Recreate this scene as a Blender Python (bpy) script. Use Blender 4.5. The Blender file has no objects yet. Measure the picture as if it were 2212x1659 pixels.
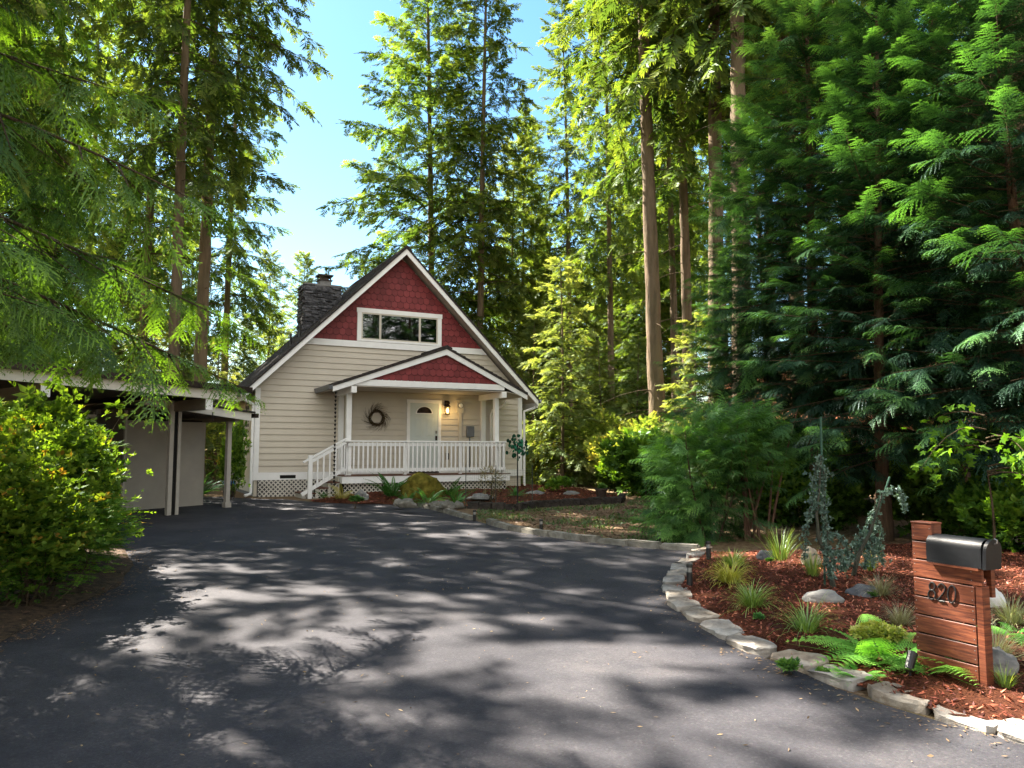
import bpy, bmesh, math, random
import numpy as np
from mathutils import Vector, Matrix, geometry, noise

R = math.radians
random.seed(11)
RNG = np.random.default_rng(7)
scene = bpy.context.scene
COL = scene.collection

# ------------------------------------------------------------------ camera model (used to measure the site)
FPX, CX, CY, ZC, PITCH = 1661.0, 1106.0, 829.5, 1.30, R(4.95)
CAM = np.array([0, 0, ZC])
FWD = np.array([0, math.cos(PITCH), math.sin(PITCH)])
UP = np.array([0, -math.sin(PITCH), math.cos(PITCH)])
RT = np.array([1.0, 0, 0])

def gz(x, y):
    return -0.02 * max(0.0, 20.0 - y)

def ray(px, py):
    return RT * (px - CX) / FPX + UP * (CY - py) / FPX + FWD

def G(px, py):
    d = ray(px, py)
    t = -ZC / d[2] if d[2] < -1e-6 else 1e6
    if t * d[1] < 20:
        t = -(ZC + 0.4) / (d[2] - 0.02 * d[1])
    p = CAM + d * t
    return Vector((p[0], p[1], gz(p[0], p[1])))

def at(px, Y):
    """ground point seen in column px at distance Y"""
    return Vector(((px - CX) / FPX * Y, Y, gz(0, Y)))

# ------------------------------------------------------------------ object helpers
def tag(o, label=None, cat=None, group=None, kind=None):
    if label: o['label'] = label
    if cat: o['category'] = cat
    if group: o['group'] = group
    if kind: o['kind'] = kind
    return o

def empty(name, loc=(0, 0, 0), rz=0.0, label=None, cat=None, group=None):
    o = bpy.data.objects.new(name, None)
    o.empty_display_size = 0.2
    COL.objects.link(o)
    o.location = loc
    o.rotation_euler = (0, 0, rz)
    return tag(o, label, cat, group)

def copy_tree(o, parent=None):
    c = o.copy()
    COL.objects.link(c)
    c.parent = parent
    for ch in list(o.children):
        copy_tree(ch, c)
    return c

def link(name, me, parent=None):
    o = bpy.data.objects.new(name, me)
    COL.objects.link(o)
    o.parent = parent
    return o

def np_mesh(name, V, F, mats, mi=None, tint=None, smooth=False):
    """V (n,3); F (m,k) constant k; mi per face material; tint per vertex"""
    V = np.ascontiguousarray(V, dtype=np.float32)
    F = np.ascontiguousarray(F, dtype=np.int32)
    me = bpy.data.meshes.new(name)
    n, (m, k) = len(V), F.shape
    me.vertices.add(n)
    me.vertices.foreach_set('co', V.ravel())
    me.loops.add(m * k)
    me.loops.foreach_set('vertex_index', F.ravel())
    me.polygons.add(m)
    me.polygons.foreach_set('loop_start', np.arange(0, m * k, k, dtype=np.int32))
    me.polygons.foreach_set('loop_total', np.full(m, k, dtype=np.int32))
    for x in (mats if isinstance(mats, (list, tuple)) else [mats]):
        me.materials.append(x)
    if mi is not None:
        me.polygons.foreach_set('material_index', np.asarray(mi, dtype=np.int32))
    if smooth:
        me.polygons.foreach_set('use_smooth', np.ones(m, dtype=bool))
    if tint is not None:
        a = me.attributes.new('tint', 'FLOAT', 'POINT')
        a.data.foreach_set('value', np.asarray(tint, dtype=np.float32))
    me.update(calc_edges=True)
    return me

class MB:
    """collects shapes, links them as one mesh object"""
    def __init__(s):
        s.v, s.f, s.m, s.t = [], [], [], []
        s.cm, s.ct = 0, 0.5
    def add(s, vs, fs):
        b = len(s.v)
        s.v += [tuple(p) for p in vs]
        s.t += [s.ct] * len(vs)
        s.f += [tuple(i + b for i in q) for q in fs]
        s.m += [s.cm] * len(fs)
        return s
    def box(s, a, b):
        x0, x1 = sorted((a[0], b[0])); y0, y1 = sorted((a[1], b[1])); z0, z1 = sorted((a[2], b[2]))
        return s.add([(x0, y0, z0), (x1, y0, z0), (x1, y1, z0), (x0, y1, z0), (x0, y0, z1), (x1, y0, z1), (x1, y1, z1), (x0, y1, z1)],
                     [(0, 3, 2, 1), (4, 5, 6, 7), (0, 1, 5, 4), (1, 2, 6, 5), (2, 3, 7, 6), (3, 0, 4, 7)])
    def prism(s, poly, axis, a, b):
        """poly of 2D points extruded along axis ('y': poly=(x,z); 'z': poly=(x,y); 'x': poly=(y,z))"""
        n = len(poly)
        def P(q, w):
            return {'y': (q[0], w, q[1]), 'z': (q[0], q[1], w), 'x': (w, q[0], q[1])}[axis]
        vs = [P(q, a) for q in poly] + [P(q, b) for q in poly]
        fs = [tuple(range(n)), tuple(range(2 * n - 1, n - 1, -1))]
        fs += [(i, (i + 1) % n, n + (i + 1) % n, n + i) for i in range(n)]
        return s.add(vs, fs)
    def bar(s, p, q, w, h, up=(0, 0, 1)):
        """rectangular bar between two points, w across, h along up"""
        p, q, up = Vector(p), Vector(q), Vector(up)
        d = (q - p).normalized()
        side = d.cross(up)
        if side.length < 1e-5: side = d.cross(Vector((1, 0, 0)))
        side.normalize()
        u = side.cross(d).normalized()
        vs = []
        for c in (p, q):
            for a, b in ((-1, -1), (1, -1), (1, 1), (-1, 1)):
                vs.append(c + side * (a * w / 2) + u * (b * h / 2))
        return s.add(vs, [(0, 1, 2, 3), (7, 6, 5, 4), (0, 4, 5, 1), (1, 5, 6, 2), (2, 6, 7, 3), (3, 7, 4, 0)])
    def tube(s, pts, rad, n=8, cap=True, closed=False):
        pts = [Vector(p) for p in pts]
        m = len(pts)
        if not hasattr(rad, '__len__'): rad = [rad] * m
        vs, ref = [], None
        for i, p in enumerate(pts):
            if closed: d = pts[(i + 1) % m] - pts[i - 1]
            else: d = pts[min(i + 1, m - 1)] - pts[max(i - 1, 0)]
            if d.length < 1e-9: d = Vector((0, 0, 1))
            d.normalize()
            if ref is None:
                ref = d.orthogonal().normalized()
            ref = (ref - d * ref.dot(d))
            if ref.length < 1e-6: ref = d.orthogonal()
            ref.normalize()
            o = d.cross(ref)
            for k in range(n):
                a = 2 * math.pi * k / n
                vs.append(p + (ref * math.cos(a) + o * math.sin(a)) * rad[i])
        fs = []
        for i in range(m if closed else m - 1):
            j = (i + 1) % m
            for k in range(n):
                l = (k + 1) % n
                fs.append((i * n + k, i * n + l, j * n + l, j * n + k))
        if cap and not closed:
            fs.append(tuple(range(n - 1, -1, -1)))
            fs.append(tuple((m - 1) * n + k for k in range(n)))
        return s.add(vs, fs)
    def lathe(s, prof, n=20, c=(0, 0, 0)):
        vs, fs = [], []
        for r, z in prof:
            for k in range(n):
                a = 2 * math.pi * k / n
                vs.append((c[0] + r * math.cos(a), c[1] + r * math.sin(a), c[2] + z))
        for i in range(len(prof) - 1):
            for k in range(n):
                l = (k + 1) % n
                fs.append((i * n + k, i * n + l, (i + 1) * n + l, (i + 1) * n + k))
        fs.append(tuple(range(n - 1, -1, -1)))
        fs.append(tuple((len(prof) - 1) * n + k for k in range(n)))
        return s.add(vs, fs)
    def build(s, name, mats, parent=None, smooth=False, bevel=0.0, loc=None):
        me = bpy.data.meshes.new(name)
        me.from_pydata(s.v, [], s.f)
        for x in (mats if isinstance(mats, (list, tuple)) else [mats]):
            me.materials.append(x)
        me.polygons.foreach_set('material_index', s.m)
        if smooth: me.polygons.foreach_set('use_smooth', [True] * len(s.f))
        a = me.attributes.new('tint', 'FLOAT', 'POINT')
        a.data.foreach_set('value', s.t)
        me.update()
        bm = bmesh.new(); bm.from_mesh(me)
        bmesh.ops.recalc_face_normals(bm, faces=bm.faces)
        if bevel: 
            bmesh.ops.bevel(bm, geom=[e for e in bm.edges if e.is_manifold and e.calc_face_angle(0) > 0.6], offset=bevel, segments=1, profile=0.5, affect='EDGES')
        bm.to_mesh(me); bm.free()
        o = link(name, me, parent)
        if loc is not None: o.location = loc
        return o

# ------------------------------------------------------------------ materials
def _mat(name):
    m = bpy.data.materials.new(name)
    m.use_nodes = True
    nt = m.node_tree
    return m, nt, nt.nodes['Principled BSDF'], nt.nodes['Material Output']

def N(nt, t, **kw):
    n = nt.nodes.new(t)
    for k, v in kw.items():
        if k.startswith('_'): setattr(n, k[1:], v)
        else: n.inputs[k.replace('__', ' ')].default_value = v
    return n

def ramp(nt, fac, stops, interp='LINEAR'):
    r = nt.nodes.new('ShaderNodeValToRGB')
    r.color_ramp.interpolation = interp
    e = r.color_ramp.elements
    while len(e) < len(stops): e.new(0.5)
    for i, (p, c) in enumerate(stops):
        e[i].position = p
        e[i].color = (*c, 1) if len(c) == 3 else c
    nt.links.new(fac, r.inputs['Fac'])
    return r

def noise_tex(nt, scale, detail=4, rough=0.55, vec=None, stretch=None):
    n = N(nt, 'ShaderNodeTexNoise', Scale=scale, Detail=detail, Roughness=rough)
    if vec is None:
        vec = nt.nodes.new('ShaderNodeTexCoord').outputs['Object']
    if stretch:
        mp = N(nt, 'ShaderNodeMapping')
        mp.inputs['Scale'].default_value = stretch
        nt.links.new(vec, mp.inputs['Vector'])
        vec = mp.outputs['Vector']
    nt.links.new(vec, n.inputs['Vector'])
    return n

def mixc(nt, fac, a, b, mode='MIX'):
    m = nt.nodes.new('ShaderNodeMix'); m.data_type = 'RGBA'; m.blend_type = mode
    for sock, val in ((m.inputs[0], fac), (m.inputs[6], a), (m.inputs[7], b)):
        if hasattr(val, 'is_linked') or hasattr(val, 'links'): nt.links.new(val, sock)
        elif isinstance(val, (int, float)): sock.default_value = val
        else: sock.default_value = (*val, 1)
    return m.outputs[2]

def bump(nt, bsdf, h, strength=0.4, dist=0.01):
    b = N(nt, 'ShaderNodeBump', Strength=strength, Distance=dist)
    nt.links.new(h, b.inputs['Height'])
    nt.links.new(b.outputs['Normal'], bsdf.inputs['Normal'])
    return b

def surf(name, c1, c2=None, rough=0.7, scale=6.0, stretch=None, bscale=None, bstr=0.3, bdist=0.006, spec=0.3, metal=0.0, tintvar=0.0, detail=5, lo=0.35, hi=0.65):
    """painted / mineral surface: two-tone noise, optional fine bump, optional brightness by 'tint'"""
    m, nt, b, out = _mat(name)
    b.inputs['Roughness'].default_value = rough
    b.inputs['Specular IOR Level'].default_value = spec
    b.inputs['Metallic'].default_value = metal
    c2 = c2 or tuple(x * 0.82 for x in c1)
    n = noise_tex(nt, scale, detail, 0.6, stretch=stretch)
    col = ramp(nt, n.outputs['Fac'], [(lo, c2), (hi, c1)]).outputs['Color']
    if tintvar:
        a = N(nt, 'ShaderNodeAttribute', _attribute_name='tint')
        v = N(nt, 'ShaderNodeMapRange')
        v.inputs['To Min'].default_value = 1 - tintvar; v.inputs['To Max'].default_value = 1 + tintvar
        nt.links.new(a.outputs['Fac'], v.inputs['Value'])
        cmb = nt.nodes.new('ShaderNodeCombineColor')
        for k in range(3): nt.links.new(v.outputs['Result'], cmb.inputs[k])
        col = mixc(nt, 1.0, col, cmb.outputs['Color'], 'MULTIPLY')
    nt.links.new(col, b.inputs['Base Color'])
    if bscale:
        nb = noise_tex(nt, bscale, 6, 0.65, stretch=stretch)
        bump(nt, b, nb.outputs['Fac'], bstr, bdist)
    return m

def leaf(name, stops, trans=0.35, tcol=None, rough=0.5, gloss=0.06, var=0.25):
    """leaf: diffuse + translucent, colour by the 'tint' attribute, object-level variation"""
    m = bpy.data.materials.new(name); m.use_nodes = True
    nt = m.node_tree; nt.nodes.clear()
    out = nt.nodes.new('ShaderNodeOutputMaterial')
    a = N(nt, 'ShaderNodeAttribute', _attribute_name='tint')
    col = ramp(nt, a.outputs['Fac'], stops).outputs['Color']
    oi = nt.nodes.new('ShaderNodeObjectInfo')
    hs = nt.nodes.new('ShaderNodeHueSaturation')
    mr = N(nt, 'ShaderNodeMapRange'); mr.inputs['To Min'].default_value = 1 - var; mr.inputs['To Max'].default_value = 1 + var
    nt.links.new(oi.outputs['Random'], mr.inputs['Value'])
    nt.links.new(mr.outputs['Result'], hs.inputs['Value'])
    mh = N(nt, 'ShaderNodeMapRange'); mh.inputs['To Min'].default_value = 0.485; mh.inputs['To Max'].default_value = 0.512
    w = N(nt, 'ShaderNodeMath', _operation='FRACT'); ml = N(nt, 'ShaderNodeMath', _operation='MULTIPLY'); ml.inputs[1].default_value = 7.31
    nt.links.new(oi.outputs['Random'], ml.inputs[0]); nt.links.new(ml.outputs[0], w.inputs[0]); nt.links.new(w.outputs[0], mh.inputs['Value'])
    nt.links.new(mh.outputs['Result'], hs.inputs['Hue'])
    nt.links.new(col, hs.inputs['Color'])
    d = nt.nodes.new('ShaderNodeBsdfDiffuse'); t = nt.nodes.new('ShaderNodeBsdfTranslucent')
    nt.links.new(hs.outputs['Color'], d.inputs['Color'])
    tc = mixc(nt, 1.0, hs.outputs['Color'], tcol or (1.5, 1.5, 0.5), 'MULTIPLY')
    nt.links.new(tc, t.inputs['Color'])
    mx = N(nt, 'ShaderNodeMixShader', Fac=trans)
    nt.links.new(d.outputs[0], mx.inputs[1]); nt.links.new(t.outputs[0], mx.inputs[2])
    g = N(nt, 'ShaderNodeBsdfAnisotropic' if False else 'ShaderNodeBsdfGlossy', Roughness=rough)
    g.inputs['Color'].default_value = (0.8, 0.9, 1.0, 1)
    m2 = N(nt, 'ShaderNodeMixShader', Fac=gloss)
    nt.links.new(mx.outputs[0], m2.inputs[1]); nt.links.new(g.outputs[0], m2.inputs[2])
    nt.links.new(m2.outputs[0], out.inputs['Surface'])
    return m

def bark(name, c1, c2, scale=9.0):
    m, nt, b, out = _mat(name)
    b.inputs['Roughness'].default_value = 0.95; b.inputs['Specular IOR Level'].default_value = 0.1
    n = noise_tex(nt, scale, 6, 0.65, stretch=(1, 1, 0.16))
    n2 = noise_tex(nt, 1.3, 3, 0.5)
    col = ramp(nt, n.outputs['Fac'], [(0.32, c2), (0.52, c1), (0.75, tuple(x * 1.5 for x in c1))]).outputs['Color']
    c = mixc(nt, n2.outputs['Fac'], col, (c1[0] * .8, c1[1] * .95, c1[2] * .8))
    nt.links.new(c, b.inputs['Base Color'])
    bump(nt, b, n.outputs['Fac'], 1.0, 0.10)
    return m

M = {}
def make_materials():
    M['siding'] = surf('siding_paint', (.60, .545, .455), (.56, .505, .42), .65, 2)
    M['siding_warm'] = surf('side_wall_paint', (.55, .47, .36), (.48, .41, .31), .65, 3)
    M['white'] = surf('white_trim_paint', (.88, .88, .87), (.82, .82, .81), .5, 5, spec=.4)
    M['white_dirty'] = surf('weathered_white_paint', (.66, .66, .62), (.50, .50, .46), .6, 5)
    M['red'] = surf('red_shingle_paint', (.205, .036, .039), (.185, .032, .034), .6, 3, tintvar=.2)
    M['red_shade'] = surf('red_shingle_shade_line', (.075, .012, .014), None, .7, 3)  # shade between shingles, put into the colour
    M['roof'] = surf('roof_shingle', (.055, .045, .042), (.022, .019, .019), .95, 16, bscale=45, bstr=.7, bdist=.02)
    M['soffit'] = surf('soffit_paint', (.50, .45, .38), (.42, .38, .32), .7, 4)
    M['lattice'] = surf('lattice_paint', (.66, .63, .56), (.52, .49, .43), .7, 5)
    M['concrete'] = surf('concrete', (.24, .24, .235), (.17, .17, .17), .9, 5, bscale=60)
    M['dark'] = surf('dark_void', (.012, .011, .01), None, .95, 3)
    M['deck'] = surf('deck_boards', (.16, .075, .05), (.10, .05, .035), .7, 8, stretch=(1, 12, 1))
    M['door'] = surf('door_paint', (.60, .66, .64), (.56, .62, .60), .4, 3, spec=.45)
    M['gutter'] = surf('gutter_metal', (.10, .11, .125), (.07, .075, .085), .35, 6, metal=.3)
    M['black_metal'] = surf('black_metal', (.018, .017, .017), (.01, .01, .01), .4, 12, spec=.5)
    M['bronze'] = surf('bronze_metal', (.05, .035, .028), (.03, .02, .018), .45, 14, metal=.5)
    M['grey_box'] = surf('grey_plastic', (.16, .17, .19), (.13, .14, .155), .5, 8)
    M['frame_beige'] = surf('window_vinyl', (.60, .56, .47), (.54, .50, .42), .5, 4)
    M['blind'] = surf('blind_slat', (.34, .33, .32), (.28, .27, .26), .6, 4)
    M['stone_dark'] = surf('ledge_stone', (.13, .13, .14), (.035, .036, .04), .85, 7, tintvar=.55, bscale=30, bstr=.8, bdist=.03)
    M['carport'] = surf('carport_paint', (.19, .165, .135), (.155, .135, .11), .7, 3, bscale=50, bstr=.2, bdist=.003)
    M['carport_post'] = surf('carport_post_paint', (.46, .42, .37), (.38, .35, .31), .7, 4)
    M['fascia'] = surf('carport_fascia_paint', (.74, .71, .64), (.62, .60, .54), .6, 4, stretch=(.3, .3, 2))
    M['wood'] = cedar_wood()
    M['metal_box'] = surf('mailbox_metal', (.009, .010, .013), (.007, .008, .010), .46, 30, spec=.35)
    M['galv'] = surf('galvanised_metal', (.35, .35, .34), (.24, .24, .23), .4, 12, metal=.6)
    M['flag'] = edging_stone('flagstone')
    M['kerb'] = surf('kerb_concrete', (.26, .245, .21), (.14, .13, .105), .95, 7, tintvar=.25, bscale=25, bstr=.8, bdist=.02)
    M['edging'] = surf('dark_edging_block', (.075, .06, .05), (.035, .03, .026), .95, 8, tintvar=.3, bscale=25, bstr=.8, bdist=.02)
    M['boulder'] = surf('river_boulder', (.27, .26, .24), (.11, .108, .105), .8, 5, bscale=30, bstr=.5, bdist=.01, stretch=(1, 1, 2.5))
    M['boulder_dark'] = surf('basalt_boulder', (.11, .115, .125), (.05, .053, .06), .8, 6, bscale=30, bstr=.5, bdist=.01)
    M['moss'] = mossy()
    M['pot'] = surf('pot_glaze', (.055, .038, .028), (.035, .025, .02), .55, 8)
    M['soil'] = surf('soil', (.04, .028, .02), (.02, .015, .01), .95, 20)
    M['netting'] = surf('green_netting', (.05, .07, .055), None, .7, 4)
    M['stake_green'] = surf('green_stake', (.03, .09, .06), (.02, .06, .04), .5, 8)
    M['green_metal'] = surf('patina_leaf_metal', (.03, .20, .10), (.01, .05, .035), .35, 20, metal=.3, tintvar=.7)
    M['fir_bark'] = bark('fir_bark', (.17, .118, .086), (.022, .016, .013), 5)
    M['cedar_bark'] = bark('cedar_bark', (.11, .065, .045), (.035, .022, .018), 12)
    M['twig'] = bark('twig_bark', (.10, .068, .046), (.04, .028, .02), 20)
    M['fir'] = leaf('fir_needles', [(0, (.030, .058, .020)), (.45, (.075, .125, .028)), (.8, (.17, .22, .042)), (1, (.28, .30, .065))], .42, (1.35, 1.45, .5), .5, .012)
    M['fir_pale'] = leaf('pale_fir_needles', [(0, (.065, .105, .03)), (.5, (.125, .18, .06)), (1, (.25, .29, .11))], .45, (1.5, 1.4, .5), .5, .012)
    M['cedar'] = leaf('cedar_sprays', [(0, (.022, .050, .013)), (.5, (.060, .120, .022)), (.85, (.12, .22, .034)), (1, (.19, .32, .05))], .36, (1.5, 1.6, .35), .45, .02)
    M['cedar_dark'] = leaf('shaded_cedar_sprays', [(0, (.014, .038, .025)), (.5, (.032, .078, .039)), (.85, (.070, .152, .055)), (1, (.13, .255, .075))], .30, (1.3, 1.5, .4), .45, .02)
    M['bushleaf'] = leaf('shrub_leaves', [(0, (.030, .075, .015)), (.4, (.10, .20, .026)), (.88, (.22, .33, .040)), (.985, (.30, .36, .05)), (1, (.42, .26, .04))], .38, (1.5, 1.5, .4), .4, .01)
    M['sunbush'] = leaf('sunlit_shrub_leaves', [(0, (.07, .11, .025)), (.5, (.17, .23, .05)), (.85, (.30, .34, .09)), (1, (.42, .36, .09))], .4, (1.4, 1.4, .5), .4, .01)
    M['maple'] = leaf('maple_leaves', [(0, (.03, .09, .014)), (.6, (.08, .20, .025)), (1, (.14, .30, .04))], .45, (1.4, 1.4, .4), .4, .0)
    M['fern'] = leaf('fern_fronds', [(0, (.03, .09, .03)), (.5, (.075, .19, .05)), (1, (.16, .30, .07))], .35, (1.4, 1.5, .45), .4, .012)
    M['bracken'] = leaf('bright_fern_fronds', [(0, (.06, .17, .035)), (.5, (.12, .33, .06)), (.85, (.22, .45, .08)), (1, (.34, .50, .09))], .35, (1.3, 1.4, .4), .4, .012)
    M['grass_gold'] = leaf('golden_grass', [(0, (.22, .27, .035)), (.5, (.48, .48, .06)), (1, (.78, .70, .17))], .3, (1.3, 1.25, .5), .4, .06, .12)
    M['grass_green'] = leaf('green_grass', [(0, (.08, .15, .025)), (.5, (.20, .32, .05)), (1, (.44, .52, .14))], .3, (1.3, 1.3, .5), .4, .06, .12)
    M['blue_cedar'] = leaf('blue_cedar_needles', [(0, (.05, .095, .07)), (.5, (.12, .19, .14)), (1, (.24, .32, .24))], .2, (1.1, 1.3, .8), .5, .05)
    M['chips'] = leaf('mulch_chips', [(0, (.035, .014, .009)), (.4, (.15, .05, .022)), (.75, (.31, .115, .045)), (1, (.44, .23, .12))], .05, (1, 1, 1), .6, .02, .05)
    M['litter'] = leaf('fallen_litter', [(0, (.08, .05, .03)), (.5, (.22, .14, .08)), (1, (.38, .28, .17))], .1, (1, 1, 1), .6, .02, .05)
    M['lawn'] = leaf('lawn_blades', [(0, (.04, .075, .02)), (.6, (.10, .15, .04)), (1, (.20, .22, .08))], .3, (1.2, 1.3, .5), .5, .03, .1)

def cedar_wood():
    m, nt, b, out = _mat('cedar_board_stain')
    b.inputs['Roughness'].default_value = .55; b.inputs['Specular IOR Level'].default_value = .35
    n = noise_tex(nt, 5, 6, .6, stretch=(1, 1, 14))
    n2 = noise_tex(nt, 2.2, 4, .6)
    a = N(nt, 'ShaderNodeAttribute', _attribute_name='tint')
    c = ramp(nt, n.outputs['Fac'], [(.36, (.060, .014, .006)), (.5, (.155, .040, .016)), (.64, (.24, .075, .030))]).outputs['Color']
    f2_ = ramp(nt, n2.outputs['Fac'], [(.4, (0, 0, 0)), (.7, (.8, .8, .8))]).outputs['Color']
    c = mixc(nt, f2_, c, (.075, .020, .010))
    c = mixc(nt, a.outputs['Fac'], c, mixc(nt, 1.0, c, (.62, .60, .6), 'MULTIPLY'))
    nt.links.new(c, b.inputs['Base Color'])
    bump(nt, b, n.outputs['Fac'], .35, .004)
    return m

def edging_stone(name):
    m, nt, b, out = _mat(name)
    b.inputs['Roughness'].default_value = .9; b.inputs['Specular IOR Level'].default_value = .2
    n = noise_tex(nt, 4.5, 8, .65)
    oi = nt.nodes.new('ShaderNodeObjectInfo')
    grey = ramp(nt, n.outputs['Fac'], [(.3, (.11, .11, .11)), (.5, (.25, .25, .245)), (.7, (.40, .395, .385))]).outputs['Color']
    tan = ramp(nt, n.outputs['Fac'], [(.3, (.11, .075, .04)), (.5, (.26, .19, .12)), (.7, (.40, .35, .27))]).outputs['Color']
    f = ramp(nt, oi.outputs['Random'], [(.25, (.05,) * 3), (.85, (.75,) * 3)]).outputs['Color']
    n3 = noise_tex(nt, 2.0, 3, .5)
    f2 = mixc(nt, .5, f, n3.outputs['Color'])
    c = mixc(nt, f2, grey, tan)
    nt.links.new(c, b.inputs['Base Color'])
    nb = noise_tex(nt, 22, 8, .7)
    bump(nt, b, nb.outputs['Fac'], .8, .02)
    return m

def mossy():
    m, nt, b, out = _mat('moss')
    b.inputs['Roughness'].default_value = 1; b.inputs['Specular IOR Level'].default_value = .05
    n = noise_tex(nt, 6, 6, .65)
    c = ramp(nt, n.outputs['Fac'], [(.3, (.05, .05, .012)), (.5, (.13, .115, .02)), (.72, (.24, .20, .04))]).outputs['Color']
    nt.links.new(c, b.inputs['Base Color'])
    nb = noise_tex(nt, 40, 6, .7)
    bump(nt, b, nb.outputs['Fac'], 1, .04)
    return m
make_materials()
# ------------------------------------------------------------------ ground, driveway, beds
def ground_mat():
    m, nt, b, out = _mat('forest_floor')
    b.inputs['Roughness'].default_value = 1; b.inputs['Specular IOR Level'].default_value = .05
    co = nt.nodes.new('ShaderNodeTexCoord').outputs['Object']
    n1 = noise_tex(nt, .45, 5, .6, co); n2 = noise_tex(nt, 14, 8, .7, co); n3 = noise_tex(nt, 60, 5, .7, co)
    lit = ramp(nt, n2.outputs['Fac'], [(.3, (.085, .055, .032)), (.5, (.17, .115, .07)), (.68, (.27, .195, .125))]).outputs['Color']
    gre = ramp(nt, n2.outputs['Fac'], [(.3, (.04, .06, .018)), (.6, (.10, .13, .04))]).outputs['Color']
    f = ramp(nt, n1.outputs['Fac'], [(.52, (0, 0, 0)), (.70, (.55, .55, .55))]).outputs['Color']
    c = mixc(nt, f, lit, gre)
    c = mixc(nt, .35, c, n3.outputs['Color'], 'OVERLAY')
    nt.links.new(c, b.inputs['Base Color'])
    bump(nt, b, n2.outputs['Fac'], .8, .04)
    return m

def asphalt_mat():
    m, nt, b, out = _mat('asphalt')
    b.inputs['Roughness'].default_value = .85; b.inputs['Specular IOR Level'].default_value = .25
    co = nt.nodes.new('ShaderNodeTexCoord').outputs['Object']
    n1 = noise_tex(nt, .5, 5, .55, co); n2 = noise_tex(nt, 160, 3, .7, co); n3 = noise_tex(nt, 3.2, 5, .6, co)
    vo = N(nt, 'ShaderNodeTexVoronoi', Scale=9.0); nt.links.new(co, vo.inputs['Vector'])
    base = ramp(nt, n1.outputs['Fac'], [(.3, (.027, .027, .034)), (.7, (.048, .047, .053))]).outputs['Color']
    c = mixc(nt, .5, base, n2.outputs['Color'], 'OVERLAY')
    st = ramp(nt, n3.outputs['Fac'], [(.35, (.82, .82, .84)), (.6, (1.08, 1.06, 1.04))]).outputs['Color']
    c = mixc(nt, 1.0, c, st, 'MULTIPLY')
    va = N(nt, 'ShaderNodeTexVoronoi', Scale=75.0); nt.links.new(co, va.inputs['Vector'])
    sa = nt.nodes.new('ShaderNodeSeparateColor'); nt.links.new(va.outputs['Color'], sa.inputs[0])
    ag = ramp(nt, sa.outputs[0], [(.0, (.78, .78, .79)), (.5, (.97, .97, .98)), (.9, (1.08, 1.07, 1.06)), (1, (1.4, 1.36, 1.3))]).outputs['Color']
    c = mixc(nt, 1.0, c, ag, 'MULTIPLY')
    n5 = noise_tex(nt, .9, 6, .7, co)
    wear = ramp(nt, n5.outputs['Fac'], [(.38, (.78, .78, .80)), (.5, (1, 1, 1)), (.66, (1.3, 1.26, 1.2))]).outputs['Color']
    c = mixc(nt, 1.0, c, wear, 'MULTIPLY')
    sp = ramp(nt, vo.outputs['Distance'], [(.0, (1, 1, 1)), (.022, (1, 1, 1)), (.035, (0, 0, 0))]).outputs['Color']
    rnd = nt.nodes.new('ShaderNodeSeparateColor'); nt.links.new(vo.outputs['Color'], rnd.inputs[0])
    g = N(nt, 'ShaderNodeMath', _operation='GREATER_THAN'); g.inputs[1].default_value = .72; nt.links.new(rnd.outputs[0], g.inputs[0])
    k = N(nt, 'ShaderNodeMath', _operation='MULTIPLY'); nt.links.new(sp, k.inputs[0]); nt.links.new(g.outputs[0], k.inputs[1])
    c = mixc(nt, k.outputs[0], c, (.34, .30, .22))
    nt.links.new(c, b.inputs['Base Color'])
    bump(nt, b, n2.outputs['Fac'], .35, .008)
    return m

def mulch_mat():
    m, nt, b, out = _mat('red_mulch')
    b.inputs['Roughness'].default_value = 1; b.inputs['Specular IOR Level'].default_value = .05
    co = nt.nodes.new('ShaderNodeTexCoord').outputs['Object']
    n1 = noise_tex(nt, 38, 8, .75, co); n2 = noise_tex(nt, 1.3, 4, .6, co)
    c = ramp(nt, n1.outputs['Fac'], [(.34, (.02, .009, .006)), (.5, (.10, .034, .017)), (.66, (.24, .085, .038))]).outputs['Color']
    c2 = mixc(nt, n2.outputs['Fac'], c, (.075, .03, .02))
    nt.links.new(c2, b.inputs['Base Color'])
    bump(nt, b, n1.outputs['Fac'], 1, .05)
    return m
M['ground'], M['asphalt'], M['mulch'] = ground_mat(), asphalt_mat(), mulch_mat()

def ground():
    def axis(inner, lo, hi):
        a = list(np.arange(inner[0], inner[1] + .01, inner[2]))
        s = inner[2]; x = inner[0]; L = []
        while x > lo: s *= 1.35; x -= s; L.append(x)
        s = inner[2]; x = inner[1]; H = []
        while x < hi: s *= 1.35; x += s; H.append(x)
        return np.array(L[::-1] + a + H)
    xs, ys = axis((-16, 16, 1.0), -700, 700), axis((2, 36, 1.0), -400, 900)
    X, Y = np.meshgrid(xs, ys)
    Z = np.where(Y < 20, -0.02 * (20 - np.maximum(Y, -60)), 0)
    far = np.clip((np.hypot(X, Y - 12) - 26) / 20, 0, 1)
    Z = Z + far * .25 * np.sin(X * .31 + 1) * np.sin(Y * .23)
    V = np.stack([X, Y, Z], -1).reshape(-1, 3)
    ny, nx = X.shape
    i = np.arange(nx * ny).reshape(ny, nx)
    F = np.stack([i[:-1, :-1], i[:-1, 1:], i[1:, 1:], i[1:, :-1]], -1).reshape(-1, 4)
    o = link('ground', np_mesh('ground', V, F, M['ground'], smooth=True))
    o['kind'] = 'structure'
ground()

def inside(poly, x, y):
    c = False; n = len(poly)
    for i in range(n):
        x0, y0 = poly[i]; x1, y1 = poly[i - 1]
        if (y0 > y) != (y1 > y) and x < (x1 - x0) * (y - y0) / (y1 - y0) + x0: c = not c
    return c

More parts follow.
